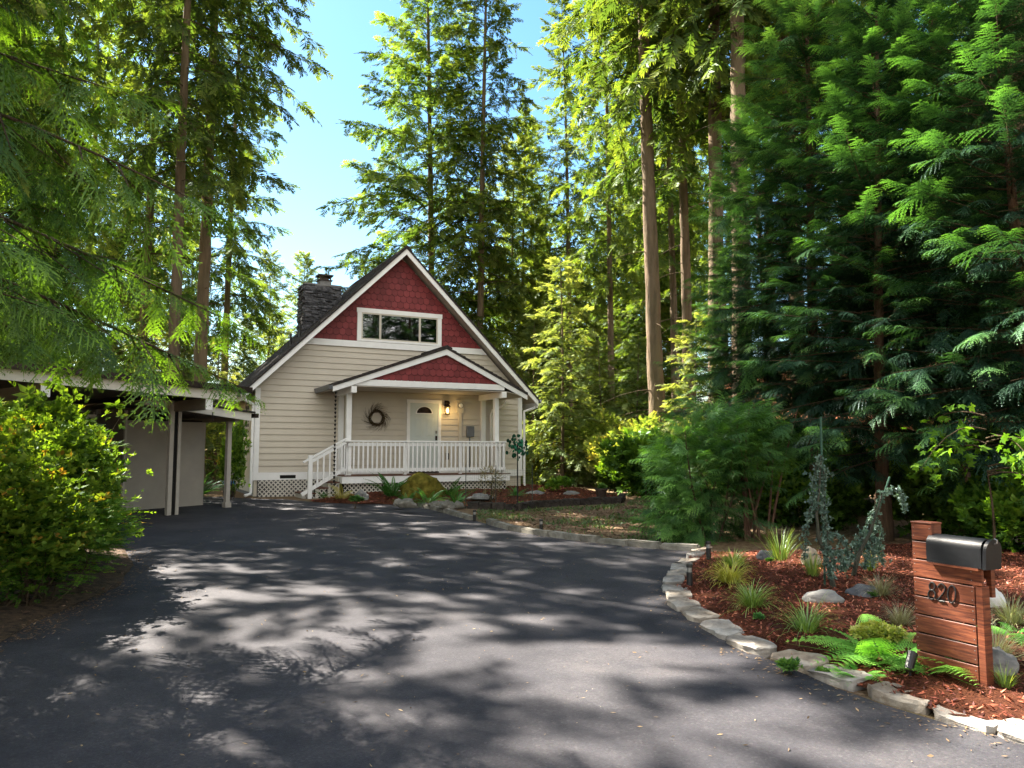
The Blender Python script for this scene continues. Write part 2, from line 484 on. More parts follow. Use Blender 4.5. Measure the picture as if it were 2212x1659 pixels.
def edge_dist(poly, x, y):
    P = Vector((x, y)); best = 1e9
    for i in range(len(poly)):
        a, b = Vector(poly[i - 1]), Vector(poly[i]); d = b - a
        t = max(0, min(1, (P - a).dot(d) / max(d.length_squared, 1e-9)))
        best = min(best, (a + d * t - P).length)
    return best

def sheet(name, poly, mat, res, hfun, skirt=.05):
    """flat sheet over a polygon outline, heights by hfun(x, y, distance to edge)"""
    pts = []
    for i in range(len(poly)):
        a, b = Vector(poly[i - 1]), Vector(poly[i])
        k = max(1, int((b - a).length / res))
        pts += [a + (b - a) * (j / k) for j in range(k)]
    n = len(pts); verts = list(pts)
    xs = [p.x for p in pts]; ys = [p.y for p in pts]
    x = min(xs)
    while x < max(xs):
        y = min(ys)
        while y < max(ys):
            q = (x + random.uniform(-.25, .25) * res, y + random.uniform(-.25, .25) * res)
            if inside(poly, *q) and edge_dist(poly, *q) > res * .45: verts.append(Vector(q))
            y += res
        x += res
    V, E, F, *_ = geometry.delaunay_2d_cdt(verts, [(i, (i + 1) % n) for i in range(n)], [], 1, 1e-4)
    vs = [(v.x, v.y, hfun(v.x, v.y, edge_dist(poly, v.x, v.y))) for v in V]
    fs = [tuple(f) for f in F]
    mb = MB(); mb.add(vs, fs)
    o = mb.build(name, mat, smooth=True)
    for p in o.data.polygons:
        if p.normal.z < 0: o.data.flip_normals(); break
    return o

DRIVE = [G(*p) for p in [(0, 1392), (70, 1348), (165, 1308), (255, 1268), (285, 1225), (262, 1185), (236, 1140)]]
DRIVE = [(-8.4, -6), (-7.2, 1), (-5.4, 4.6)] + [(p.x, p.y) for p in DRIVE] + [(-12.2, 15.4), (-13.5, 18.6), (-9.8, 21.2), (-8.05, 21.55)] + \
        [(p.x, p.y) for p in [G(*q) for q in [(556, 1079), (610, 1080), (672, 1086), (760, 1089), (850, 1090), (905, 1095), (965, 1109), (1020, 1124), (1060, 1138), (1105, 1150), (1160, 1159), (1225, 1169), (1295, 1177), (1360, 1184), (1430, 1191), (1500, 1197), (1470, 1222), (1446, 1248), (1440, 1275), (1448, 1305), (1482, 1335), (1535, 1388), (1600, 1420), (1680, 1452), (1765, 1492), (1880, 1535), (2030, 1582), (2212, 1615)]]] + \
        [(4.6, 2.5), (7.5, 1.2), (10, -6)]
for i in range(27, 42):        # the asphalt runs up to the flagstones
    a, b = Vector(DRIVE[i - 1]), Vector(DRIVE[i + 1] if i < 41 else DRIVE[i]); d = (b - a).normalized()
    DRIVE[i] = (DRIVE[i][0] - d.y * .11, DRIVE[i][1] + d.x * .11)
drv = sheet('driveway', DRIVE, M['asphalt'], .5, lambda x, y, d: gz(x, y) + .022)
drv['kind'] = 'structure'

def fbm(x, y, s=1.0):
    return noise.fractal(Vector((x * s, y * s, 3.7)), 1.0, 2.0, 4)

BED = [(p.x, p.y) for p in [G(*q) for q in [(1500, 1200), (1478, 1222), (1462, 1248), (1458, 1275), (1466, 1300), (1500, 1325), (1560, 1368), (1620, 1398), (1700, 1430), (1790, 1470), (1900, 1512), (2040, 1558), (2200, 1592)]]] + \
      [(3.6, 3.9), (5.5, 4.0), (7.6, 5.5), (9.2, 9.6), (8.4, 11.6), (6.0, 11.9), (4.4, 11.2), (3.2, 11.1)]
bedh = lambda x, y, d: gz(x, y) + .035 + .13 * min(1, d / 1.1) ** .7 + .025 * fbm(x, y, 1.6) + .012 * fbm(x, y, 9)
def bed_z(x, y): return bedh(x, y, edge_dist(BED, x, y))
o = sheet('mulch_bed', BED, M['mulch'], .13, bedh); o['kind'] = 'structure'

HBED = [(p.x, p.y) for p in [G(*q) for q in [(665, 1086), (760, 1091), (850, 1092), (905, 1096), (965, 1106), (1012, 1096), (1065, 1100), (1119, 1103), (1161, 1094), (1250, 1090), (1338, 1086), (1336, 1076), (1290, 1064), (1215, 1056), (1135, 1052)]]] + [(-1.0, 27.0), (-4.6, 23.2)]
hbedh = lambda x, y, d: gz(x, y) + .03 + .12 * min(1, d / .9) ** .7 + .03 * fbm(x, y, 1.6)
def hbed_z(x, y): return hbedh(x, y, edge_dist(HBED, x, y))
o = sheet('porch_bed', HBED, M['mulch'], .25, hbedh); o['kind'] = 'structure'

LBED = [(p.x, p.y) for p in [G(*q) for q in [(0, 1396), (70, 1352), (165, 1312), (258, 1270), (288, 1225), (265, 1185), (240, 1140)]]] + [(-12, 15.2), (-13, 9), (-8.6, 3.0), (-5.6, 4.6)]
o = sheet('leaf_litter_bed', LBED, surf('litter_soil', (.12, .075, .042), (.035, .024, .016), 1, 14, bscale=40, bstr=1, bdist=.04), .3, lambda x, y, d: gz(x, y) + .035 + .16 * min(1, d / 1.2) + .03 * fbm(x, y, 2)); o['kind'] = 'structure'

# loose chips, litter, lawn blades: nobody could count these
def scatter(name, mat, poly, zf, n, size, flat=.35, ymax=99, bias=None):
    P = []
    xs = [p[0] for p in poly]; ys = [p[1] for p in poly]
    while len(P) < n:
        x, y = random.uniform(min(xs), max(xs)), random.uniform(min(ys), min(max(ys), ymax))
        if bias and random.random() > bias(x, y): continue
        if inside(poly, x, y): P.append((x, y, zf(x, y)))
    P = np.array(P); n = len(P)
    a = RNG.uniform(0, 2 * np.pi, n); e = RNG.normal(0, flat, n); s = size * RNG.uniform(.4, 1.5, n)
    X = np.stack([np.cos(a) * np.cos(e), np.sin(a) * np.cos(e), np.sin(e)], 1)
    w = RNG.normal(0, .5, n)
    Y = np.stack([-np.sin(a), np.cos(a), w], 1) * .2
    q = P + np.array([0, 0, .006])
    V = np.stack([q - X * s[:, None] * .5, q + Y * s[:, None] * .6, q + X * s[:, None] * .5, q - Y * s[:, None] * .6], 1).reshape(-1, 3)
    F = np.arange(4 * n).reshape(-1, 4)
    o = link(name, np_mesh(name, V, F, mat, tint=np.repeat(RNG.beta(2, 2.2, n), 4)))
    o['kind'] = 'stuff'
    return o
scatter('mulch_chips', M['chips'], BED, bed_z, 42000, .045, .45)
scatter('mulch_chips', M['chips'], HBED, hbed_z, 7000, .08, .35)
scatter('fallen_leaves', M['litter'], LBED, lambda x, y: gz(x, y) + .035 + .16 * min(1, edge_dist(LBED, x, y) / 1.2), 5000, .06, .3)
LAWN = [(p.x, p.y) for p in [G(*q) for q in [(1030, 1122), (1060, 1132), (1160, 1154), (1295, 1172), (1430, 1186), (1520, 1190), (1460, 1100), (1430, 1060), (1350, 1090), (1161, 1100), (1030, 1104)]]]
scatter('grass', M['lawn'], LAWN, lambda x, y: gz(x, y) + .02, 4500, .09, .9, bias=lambda x, y: 1.0 if fbm(x, y, .55) > .05 else .06)
scatter('needle_litter', M['litter'], LAWN, lambda x, y: gz(x, y) + .004, 9000, .07, .15)

inner = [(-4.4, 3.2), (-4.0, 7), (-4.6, 10), (-5.8, 14), (-6.5, 19.5), (-1, 17.5), (1.5, 12.5), (1.7, 9), (1.9, 6), (3.2, 3.4)]
scatter('fallen_needles', M['litter'], inner, lambda x, y: gz(x, y) + .022, 1500, .028, .2)

def edge_litter(pts, n, off, size):
    P = []
    for _ in range(n):
        k = random.randrange(len(pts) - 1); a, b = Vector(pts[k]), Vector(pts[k + 1])
        q = a.lerp(b, random.random()); nrm_ = Vector((-(b - a).y, (b - a).x)).normalized()
        q = q + nrm_ * (off * abs(random.gauss(0, .16))) + Vector((random.gauss(0, .04), random.gauss(0, .04)))
        P.append((q.x, q.y, gz(q.x, q.y) + .03))
    P = np.array(P); a = RNG.uniform(0, 6.28, n); s = size * RNG.uniform(.4, 1.6, n)
    X = np.stack([np.cos(a), np.sin(a), RNG.normal(0, .15, n)], 1) * s[:, None]; Y = np.stack([-np.sin(a), np.cos(a), np.zeros(n)], 1) * s[:, None] * .16
    V = np.stack([P - X * .5, P + Y, P + X * .5, P - Y], 1).reshape(-1, 3)
    o = link('edge_litter', np_mesh('edge_litter', V, np.arange(4 * n).reshape(-1, 4), M['litter'], tint=np.repeat(RNG.beta(2, 2.4, n), 4)))
    o['kind'] = 'stuff'
edge_litter([DRIVE[i] for i in range(1, 10)], 2200, -1, .035)
edge_litter([DRIVE[i] for i in range(14, 42)], 1300, -1, .028)
# ------------------------------------------------------------------ the house (local frame: x along the front, y into the building)
HO = Vector((-7.236, 21.707, 0.0)); HRZ = R(27.1)
def H2W(u, v, z=0.0):
    c, s = math.cos(HRZ), math.sin(HRZ)
    return Vector((HO.x + u * c - v * s, HO.y + u * s + v * c, z))
house = empty('house', HO, HRZ, 'beige clapboard house with red shingled gable, white trim and covered front porch', 'house')
W, RU, RZ, SL, DEP = 8.46, 4.26, 7.30, .985, 5.2      # wall width, ridge u, ridge z (underside), slope, depth
SU = lambda u: RZ - SL * abs(u - RU)                 # underside of the roof at u
OV = -.45

def scallops(name, u0, u1, z0, top, v, parent, e=.19, w=.19):
    """rows of round-butt shingles under the line top(u)"""
    mb = MB(); row = 0; z = z0
    while True:
        zt = z + e
        us = [u0 + i * .05 for i in range(int((u1 - u0) / .05) + 1)]
        if max(top(u) for u in us) < z + .05: break
        u = u0 - w + (w / 2 if row % 2 else 0)
        while u < u1 + w:
            if top(u + w / 2) > z + .01 and u0 - w < u < u1:
                mb.ct = random.random()
                a, r = u + .004, w / 2 - .004
                prof = [(a, z + e * 1.5), (a, z + .075)]
                for k in range(9):
                    t = math.pi + math.pi * k / 8
                    prof.append((u + w / 2 + r * math.cos(t), z + .075 + .075 * math.sin(t)))
                prof += [(a + 2 * r, z + .075), (a + 2 * r, z + e * 1.5)]
                P = []
                for x, y in prof:
                    x = min(max(x, u0), u1); y = min(y, top(x) - .003)
                    d = .022 - .018 * min(1, max(0, (y - z) / (e * 1.5)))
                    P.append((x, v - d - .0015 * mb.ct, y))
                n = len(P)
                B = [(x, y + .012, q) for x, y, q in P]
                mb.cm = 0; mb.add(P, [tuple(range(n))])
                mb.cm = 1; mb.add(P + B, [(i, n + i, n + (i + 1) % n, (i + 1) % n) for i in range(n)])
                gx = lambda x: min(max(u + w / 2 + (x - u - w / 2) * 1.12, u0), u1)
                mb.add([(gx(x), y + .004, min(top(x) - .003, q - (.013 if q < z + .08 else 0))) for x, y, q in P], [tuple(range(n))])  # larger dark copy behind, paints a shade line round the shingle
            u += w
        z += e; row += 1
    return mb.build(name, [M['red'], M['red_shade']], parent)

def laps(mb, u0f, u1f, z0, z1, v, ex=.178, holes=()):
    z = z0
    while z < z1 - .01:
        zt = min(z + ex, z1)
        spans = [(u0f(z), u1f(z), u0f(zt), u1f(zt))]
        for (ha, hb, hz0, hz1) in holes:
            if hz0 < z + ex * .5 < hz1:
                spans = [q for a, b, c, d in spans for q in (((a, ha, c, ha), (hb, b, hb, d)) if a < ha and b > hb else ((a, b, c, d),))]
        for a, b, c, d in spans:
            if b - a < .02: continue
            if d < c: c = d = (c + d) / 2
            mb.add([(a, v - .030, z), (b, v - .030, z), (d, v - .004, zt), (c, v - .004, zt), (a, v + .004, z), (b, v + .004, z)], [(0, 1, 2, 3), (4, 5, 1, 0)])
        z = zt

def lattice(mb, u0, u1, z0, z1, v, sp=.125, w=.036, plane='u'):
    P = (lambda a, z, d: (a, v - d, z)) if plane == 'u' else (lambda a, z, d: (v - d, a, z))
    for sgn, off in ((1, .004), (-1, .010)):
        c = -(z1 - z0) - sp
        while c < (u1 - u0) + (z1 - z0) + sp:
            # line a = u0 + c + sgn*t, z = z0 + t   for t in 0..h
            h = z1 - z0
            if sgn > 0: t0, t1 = max(0, -c), min(h, (u1 - u0) - c)
            else: t0, t1 = max(0, c - (u1 - u0)), min(h, c)
            if t1 - t0 > .03:
                q = w * .7071
                A = (u0 + c + sgn * t0, z0 + t0); B = (u0 + c + sgn * t1, z0 + t1)
                pts = [(A[0] - q, A[1]), (A[0] + q, A[1]), (B[0] + q, B[1]), (B[0] - q, B[1])]
                pts = [(min(max(x, u0), u1), y) for x, y in pts]
                mb.add([P(x, y, off) for x, y in pts] + [P(x, y, off - .005) for x, y in pts], [(0, 1, 2, 3), (0, 4, 5, 1), (1, 5, 6, 2), (2, 6, 7, 3), (3, 7, 4, 0)])
            c += sp
    return mb

# walls
mb = MB()
def pent(v0, v1):
    mb.prism([(0, .02), (W, .02), (W, SU(W) + .02), (RU, RZ + .02), (0, SU(0) + .02)], 'y', v0, v1)
pent(.02, .14); pent(DEP - .1, DEP)
mb.box((0.02, .14, 0.1), (.12, DEP - .1, SU(0))); mb.box((W - .12, .14, 0.1), (W - .02, DEP - .1, SU(W)))
mb.build('wall_body', M['siding'], house)
mb = MB()
laps(mb, lambda z: max(.1, RU - (RZ - z) / SL + .02), lambda z: min(W - .1, RU + (RZ - z) / SL - .02), .69, 4.42, .02,
     holes=[(4.50, 5.60, .4, 2.86)])
mb.build('clapboard_siding', M['siding'], house)
for x, s, nm in ((0.0, 1, 'side_siding'), (W, -1, 'side_siding')):
    m2 = MB(); z = .5
    while z < 3.05:
        xo = x - .016 * s; xi = x - .003 * s
        m2.add([(xo, .03, z), (xo, DEP, z), (xi, DEP, z + .178), (xi, .03, z + .178), (x + .01 * s, .03, z), (x + .01 * s, DEP, z)], [(0, 1, 2, 3), (0, 4, 5, 1)])
        z += .178
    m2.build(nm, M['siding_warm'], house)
MB().box((.05, .03, -.1), (W - .05, DEP, .47)).build('foundation', M['concrete'], house)
# trim
for a, b in ((-.03, .11), (W - .11, W + .03)):
    MB().box((a, -.034, .68), (b, .03, SU(a) if a < 1 else SU(b))).box((a if a < 1 else b - .03, .03, .45), (a + .03 if a < 1 else b, .14, 3.05)).build('corner_board', M['white'], house)
MB().box((-.045, -.042, .47), (W + .045, .03, .685)).build('skirt_board', M['white'], house)
MB().prism([(RU - (RZ - 4.41) / SL, 4.41), (RU + (RZ - 4.41) / SL, 4.41), (RU + (RZ - 4.595) / SL, 4.595), (RU - (RZ - 4.595) / SL, 4.595)], 'y', -.042, .02).build('belly_band', M['white'], house)
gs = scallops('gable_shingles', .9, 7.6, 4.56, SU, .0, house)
mb = MB().box((.70, -.045, .51), (1.14, -.028, .605)); mb.build('crawl_vent', M['dark'], house)
# upper window
win = MB().box((2.86, -.055, 4.598), (2.99, .02, 5.48)).box((5.46, -.055, 4.598), (5.59, .02, 5.48)).box((2.84, -.06, 5.48), (5.61, .02, 5.615)).box((2.99, -.055, 4.598), (5.46, .02, 4.66)).build('window', M['white'], house, bevel=.004)
MB().box((2.99, -.03, 4.66), (5.46, -.022, 5.48)).build('window_recess', M['dark'], win)
fr = MB()
for a, b in ((2.99, 3.03), (3.55, 3.61), (4.83, 4.89), (5.42, 5.46)): fr.box((a, -.05, 4.66), (b, -.024, 5.48))
for a, b in ((4.66, 4.70), (5.44, 5.48)): fr.box((3.03, -.046, a), (5.42, -.024, b))
fr.build('window_frame', M['frame_beige'], win)
g, gnt, gb, gout = _mat('window_glass')
gb.inputs['Base Color'].default_value = (.9, .95, 1, 1); gb.inputs['Roughness'].default_value = .02
gnt.nodes.remove(gb)
tr = gnt.nodes.new('ShaderNodeBsdfTransparent'); gl = N(gnt, 'ShaderNodeBsdfGlossy', Roughness=.015); gl.inputs['Color'].default_value = (.92, .96, 1, 1)
fz = N(gnt, 'ShaderNodeFresnel', IOR=2.6); mx = gnt.nodes.new('ShaderNodeMixShader')
gnt.links.new(fz.outputs[0], mx.inputs[0]); gnt.links.new(tr.outputs[0], mx.inputs[1]); gnt.links.new(gl.outputs[0], mx.inputs[2]); gnt.links.new(mx.outputs[0], gout.inputs['Surface'])
M['glass'] = g
for a, b in ((3.03, 3.55), (3.61, 4.83), (4.89, 5.42)):
    bl = MB(); z = 4.72
    while z < 5.43:
        bl.add([(a, -.026, z), (b, -.026, z), (b, -.0235, z + .022), (a, -.0235, z + .022)], [(0, 1, 2, 3)]); z += .042
    bl.build('blind', M['blind'], win)
    MB().box((a, -.034, 4.70), (b, -.032, 5.44)).build('pane', M['glass'], win)
# roof
def slab(u0, z0, u1, z1, t, v0, v1):
    return [(u0, z0), (u1, z1), (u1, z1 + t), (u0, z0 + t)]
roof = MB()
ue, ur = -.36, W + .42
T = .20
for a in (ue, ur):
    P = [(RU, RZ + T), (a, SU(a) + T), (a, SU(a) + T + .06), (RU, RZ + T + .062)]
    roof.prism(P, 'y', OV - .03, DEP + .4)
rf = roof.build('roof', M['roof'], house)
# shingle courses as raised steps
sc = MB()
for sgn, a in ((-1, ue), (1, ur)):
    n = 44
    for k in range(n):
        t0, t1 = k / n, (k + 1) / n
        ua, ub = a + (RU - a) * t0, a + (RU - a) * t1
        za, zb = SU(ua) + T + .06, SU(ub) + T + .06
        v = OV - .03
        while v < DEP + .4:
            w = random.uniform(.25, .4); w = min(w, DEP + .4 - v); h = random.uniform(.012, .022)
            sc.add([(ua, v, za), (ua, v + w - .006, za), (ua, v, za + h), (ua, v + w - .006, za + h), (ub, v, zb + .003), (ub, v + w - .006, zb + .003)], [(0, 1, 3, 2), (2, 3, 5, 4), (0, 2, 4), (1, 5, 3)])
            v += w
sc.build('shingle_courses', M['roof'], rf)
MB().prism([(RU - .16, RZ + T + .06 - .145), (RU, RZ + T + .05), (RU + .16, RZ + T + .06 - .145), (RU + .16, RZ + T + .10 - .145), (RU, RZ + T + .105), (RU - .16, RZ + T + .10 - .145)], 'y', OV - .04, DEP + .4).build('ridge_cap', M['roof'], rf)
for a in (ue, ur):
    MB().prism([(RU, RZ + .02), (a, SU(a) + .02), (a, SU(a) + T - .002), (RU, RZ + T - .002)], 'y', OV, OV + .035).build('rake_board', M['white'], house)
    P = [(RU, RZ + .10), (a, SU(a) + .10), (a, SU(a) + .125), (RU, RZ + .125)]
    MB().prism(P, 'y', OV + .035, DEP + .38).build('soffit', M['soffit'], house)
    lx = a + (.03 if a < RU else -.03)
    MB().box((a, OV + .035, SU(a) - .04), (lx, DEP + .38, SU(a) + T - .004)).build('eave_board', M['white_dirty'], house)
# gutters and downspouts
for a, s in ((ue, -1), (ur, 1)):
    z = SU(a) + T
    x0, x1 = (a - .12, a - .002) if s < 0 else (a + .002, a + .12)
    gm = MB().prism([(x0, z + .03), (x0 + (.02 if s < 0 else 0), z - .09), (x1 - (0 if s < 0 else .02), z - .09), (x1, z + .03), (x1 - .015, z + .03), (x1 - .025, z - .07), (x0 + .025, z - .07), (x0 + .015, z + .03)], 'y', OV - .01, DEP + .38)
    gm.build('gutter', M['gutter'], house)
for s, xa, xb in ((-1, -.42, -.085), (1, W + .48, W + .085)):
    zt = 3.02
    MB().tube([(xa, -.28, zt), (xa, -.28, zt - .18), (xa - (xa - xb) * .2, -.24, zt - .30), (xb, -.07, zt - .42), (xb, -.07, zt - .60), (xb, -.07, .22), (xb - .02 * s * -1, -.12, .10), (xb + .18 * s, -.26, .06)], .042, 8).build('downspout', M['white'], house, smooth=True)
# side window
sw = MB().box((-.03, .95, 2.0), (.01, 1.03, 2.85)).box((-.03, 1.80, 2.0), (.01, 1.88, 2.85)).box((-.03, .95, 2.85), (.01, 1.88, 2.93)).box((-.035, .93, 1.92), (.01, 1.90, 2.0)).build('side_window', M['frame_beige'], house)
MB().box((-.012, 1.03, 2.0), (-.006, 1.80, 2.85)).build('pane', surf('dark_glass', (.02, .025, .03), None, .05, 3, spec=.8), sw)
MB().box((-.022, 1.39, 2.0), (-.014, 1.43, 2.85)).build('frame', M['frame_beige'], sw)
# chimney of stacked ledge stone
ch = MB()
cu0, cu1, cv0, cv1, cz0, cz1 = 1.72, 2.86, 2.05, 2.95, 4.9, 6.62
z = cz0
while z < cz1:
    h = random.uniform(.028, .06)
    for face in range(4):
        if face < 2: lo, hi = cu0, cu1
        else: lo, hi = cv0, cv1
        p = lo
        while p < hi - .02:
            w = min(random.uniform(.12, .42), hi - p); d = random.uniform(-.03, .04); ch.ct = random.random()
            if face == 0: ch.box((p, cv0 - d - .04, z), (p + w - .006, cv0 + .1, z + h - .006))
            elif face == 1: ch.box((p, cv1 - .1, z), (p + w - .006, cv1 + .04 + d, z + h - .006))
            elif face == 2: ch.box((cu0 - d - .04, p, z), (cu0 + .1, p + w - .006, z + h - .006))
            else: ch.box((cu1 - .1, p, z), (cu1 + .04 + d, p + w - .006, z + h - .006))
            p += w
    z += h
ch.ct = .1; ch.box((cu0 + .05, cv0 + .05, cz0 - .4), (cu1 - .05, cv1 - .05, cz1 - .05))
chim = ch.build('chimney', M['stone_dark'], house)
cap = MB().box((cu0 - .03, cv0 - .03, cz1), (cu1 + .03, cv1 + .03, cz1 + .06)); cap.ct = .9
cap.box((2.24, 2.3, cz1 + .06), (2.62, 2.68, cz1 + .24)).build('chimney_top', M['concrete'], chim)
cc = MB().box((2.20, 2.26, cz1 + .24), (2.66, 2.72, cz1 + .27))
for a in (2.26, 2.60):
    for b in (2.32, 2.66): cc.box((a - .02, b - .02, cz1 + .27), (a + .02, b + .02, cz1 + .40))
cc.box((2.32, 2.38, cz1 + .27), (2.54, 2.60, cz1 + .35))
cc.box((2.18, 2.24, cz1 + .40), (2.68, 2.74, cz1 + .44)).build('chimney_cap', M['bronze'], chim)
for u in (1.22, 1.50):
    MB().tube([(u, 1.6, SU(u) + .1), (u, 1.6, SU(u) + .62)], .035, 8).build('vent_pipe', M['black_metal'], house)

# door
d = MB().box((4.48, -.03, .62), (4.58, .02, 2.775)).box((5.51, -.03, .62), (5.61, .02, 2.775)).box((4.46, -.035, 2.775), (5.63, .02, 2.88)).build('door_frame', M['white'], house, bevel=.004)
dp = MB()
dp.box((4.58, -.012, .66), (5.51, .018, 2.775))
def raised(a, b, z0, z1):
    dp.add([(a, -.0125, z0), (b, -.0125, z0), (b, -.0125, z1), (a, -.0125, z1), (a + .03, -.0035, z0 + .03), (b - .03, -.0035, z0 + .03), (b - .03, -.0035, z1 - .03), (a + .03, -.0035, z1 - .03),
            (a + .06, -.02, z0 + .06), (b - .06, -.02, z0 + .06), (b - .06, -.02, z1 - .06), (a + .06, -.02, z1 - .06)],
           [(8, 9, 10, 11), (0, 1, 9, 8), (1, 2, 10, 9), (2, 3, 11, 10), (3, 0, 8, 11)])
raised(4.72, 5.0, 1.72, 2.34); raised(5.09, 5.37, 1.72, 2.34); raised(4.72, 5.0, .85, 1.55); raised(5.09, 5.37, .85, 1.55)
door = dp.build('door', M['door'], house)
fan = MB()
arc = [(5.045 + .29 * math.cos(math.pi * k / 16), 2.44 + .24 * math.sin(math.pi * k / 16)) for k in range(17)]
arc2 = [(5.045 + .245 * math.cos(math.pi * k / 16), 2.465 + .195 * math.sin(math.pi * k / 16)) for k in range(17)]
fan.prism(arc, 'y', -.024, -.0121).build('fanlight_frame', M['white'], door)
MB().prism(arc2, 'y', -.028, -.0241).build('fanlight', surf('fanlight_glass', (.05, .035, .03), (.02, .016, .015), .1, 14, spec=.6), door)
MB().box((5.42, -.05, 1.62), (5.475, -.012, 1.76)).build('lock_plate', M['bronze'], door)
MB().box((5.425, -.04, 1.83), (5.47, -.012, 1.92)).build('deadbolt', M['galv'], door)
MB().tube([(5.447, -.012, 1.52), (5.447, -.07, 1.52)], .028, 10).build('door_handle', M['bronze'], door)
MB().box((4.56, -.08, .615), (5.53, .02, .66)).build('threshold', M['bronze'], door)
# wall lamp (lit)
lamp = MB().tube([(5.78, -.02, 2.78), (5.78, -.06, 2.80), (5.78, -.12, 2.84)], .03, 8).lathe([(.02, .17), (.06, .15), (.085, .07), (.05, .05), (.095, .0), (.10, -.02)], 12, (5.78, -.12, 2.70)).lathe([(.06, 0), (.085, .015), (.085, .03)], 12, (5.78, -.12, 2.43)).box((5.72, -.025, 2.66), (5.84, 0, 2.88))
for k in range(6):
    a = k * math.pi / 3
    lamp.tube([(5.78 + .088 * math.cos(a), -.12 + .088 * math.sin(a), 2.69), (5.78 + .072 * math.cos(a), -.12 + .072 * math.sin(a), 2.45)], .007, 5)
lamp = lamp.build('wall_lamp', M['bronze'], house)
em, ent, eb, eout = _mat('lamp_glow'); eb.inputs['Emission Color'].default_value = (1, .62, .18, 1); eb.inputs['Emission Strength'].default_value = 9; eb.inputs['Base Color'].default_value = (.9, .7, .4, 1)
MB().lathe([(.012, 0), (.04, .05), (.045, .09), (.03, .14), (.014, .18)], 12, (5.78, -.12, 2.47)).build('lamp_bulb', em, lamp, smooth=True)
ld = bpy.data.lights.new('porch_light', 'POINT'); ld.energy = 9; ld.color = (1, .66, .25); ld.shadow_soft_size = .08
lo = bpy.data.objects.new('porch_light', ld); COL.objects.link(lo); lo.parent = lamp; lo.location = (5.78, -.30, 2.50)
# meter and service box
mt = MB().box((6.12, -.06, 2.5), (6.36, .0, 2.90)).build('meter_base', M['siding'], house)
MB().tube([(6.24, -.06, 2.73), (6.24, -.13, 2.73)], [.095, .09], 20).build('electric_meter', M['galv'], mt)
MB().tube([(6.24, -.131, 2.73), (6.24, -.155, 2.73)], [.07, .055], 20).build('meter_dial', M['white'], mt)
MB().box((6.20, -.045, .62), (6.30, -.004, 2.50)).build('conduit', M['siding'], house)
sb = MB().box((6.46, -.11, 1.74), (6.72, -.02, 2.08)).tube([(6.58, -.06, 1.74), (6.58, -.06, .62)], .02, 8).build('service_box', M['grey_box'], house, bevel=.008)
MB().box((5.78, -.03, 1.02), (5.88, -.008, 1.22)).build('outlet', M['bronze'], house)
# pilasters against the wall
for a, b in ((2.34, 2.49), (6.98, 7.13)):
    MB().box((a, -.085, .6), (b, .0, 2.92)).build('pilaster', M['white'], house)
# porch roof
PV = -1.75
pl, pr, pk = (1.74, 3.06), (7.77, 3.01), (5.08, 4.28)
pw = MB()
for e in (pl, pr):
    pw.prism([(pk[0], pk[1]), (e[0], e[1]), (e[0], e[1] + .06), (pk[0], pk[1] + .065)], 'y', PV - .03, .0)
pro = pw.build('porch_roof', M['roof'], house)
sc = MB()
for e in (pl, pr):
    n = 18
    for k in range(n):
        ua, ub = e[0] + (pk[0] - e[0]) * k / n, e[0] + (pk[0] - e[0]) * (k + 1) / n
        za, zb = e[1] + (pk[1] - e[1]) * k / n + .061, e[1] + (pk[1] - e[1]) * (k + 1) / n + .061
        v = PV - .03
        while v < 0:
            w = min(random.uniform(.22, .4), -v + .001); h = random.uniform(.012, .028)
            sc.add([(ua, v, za), (ua, v + w - .006, za), (ua, v, za + h), (ua, v + w - .006, za + h), (ub, v, zb + .003), (ub, v + w - .006, zb + .003)], [(0, 1, 3, 2), (2, 3, 5, 4), (0, 2, 4), (1, 5, 3)])
            v += w
sc.prism([(pk[0] - .16, pk[1] + .02), (pk[0], pk[1] + .075), (pk[0] + .16, pk[1]), (pk[0] + .16, pk[1] + .04), (pk[0], pk[1] + .115), (pk[0] - .16, pk[1] + .06)], 'y', PV - .04, -.02)
sc.build('shingle_courses', M['roof'], pro)
for e in (pl, pr):
    MB().prism([(pk[0], pk[1] - .17), (e[0], e[1] - .15), (e[0], e[1] - .003), (pk[0], pk[1] - .003)], 'y', PV, PV + .04).build('rake_board', M['white'], pro)
ptop = lambda u: (pk[1] + (pl[1] - pk[1]) * (pk[0] - u) / (pk[0] - pl[0]) if u < pk[0] else pk[1] + (pr[1] - pk[1]) * (u - pk[0]) / (pr[0] - pk[0])) - .16
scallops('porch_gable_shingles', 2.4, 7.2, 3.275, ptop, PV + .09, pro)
MB().prism([(2.38, 3.11), (7.0, 3.13), (7.0, 3.29), (6.78, 3.30), (2.83, 3.285), (2.38, 3.14)], 'y', PV + .045, PV + .075).prism([(2.6, 3.13), (6.98, 3.13), (pk[0], pk[1] - .05)], 'y', PV + .095, PV + .13).build('porch_tie_beam', M['white'], pro)
MB().prism([(pl[0] + .03, 2.99), (2.3, 3.08), (7.1, 3.08), (pr[0] - .03, 2.95), (pr[0] - .03, 2.97), (7.1, 3.10), (2.3, 3.10), (pl[0] + .03, 3.01)], 'y', PV + .05, -.02).build('porch_ceiling', M['soffit'], pro)
for a in (2.25, 6.90):
    MB().box((a, -1.76, 2.90), (a + .15, -.02, 3.08)).build('porch_beam', M['white'], pro, bevel=.004)
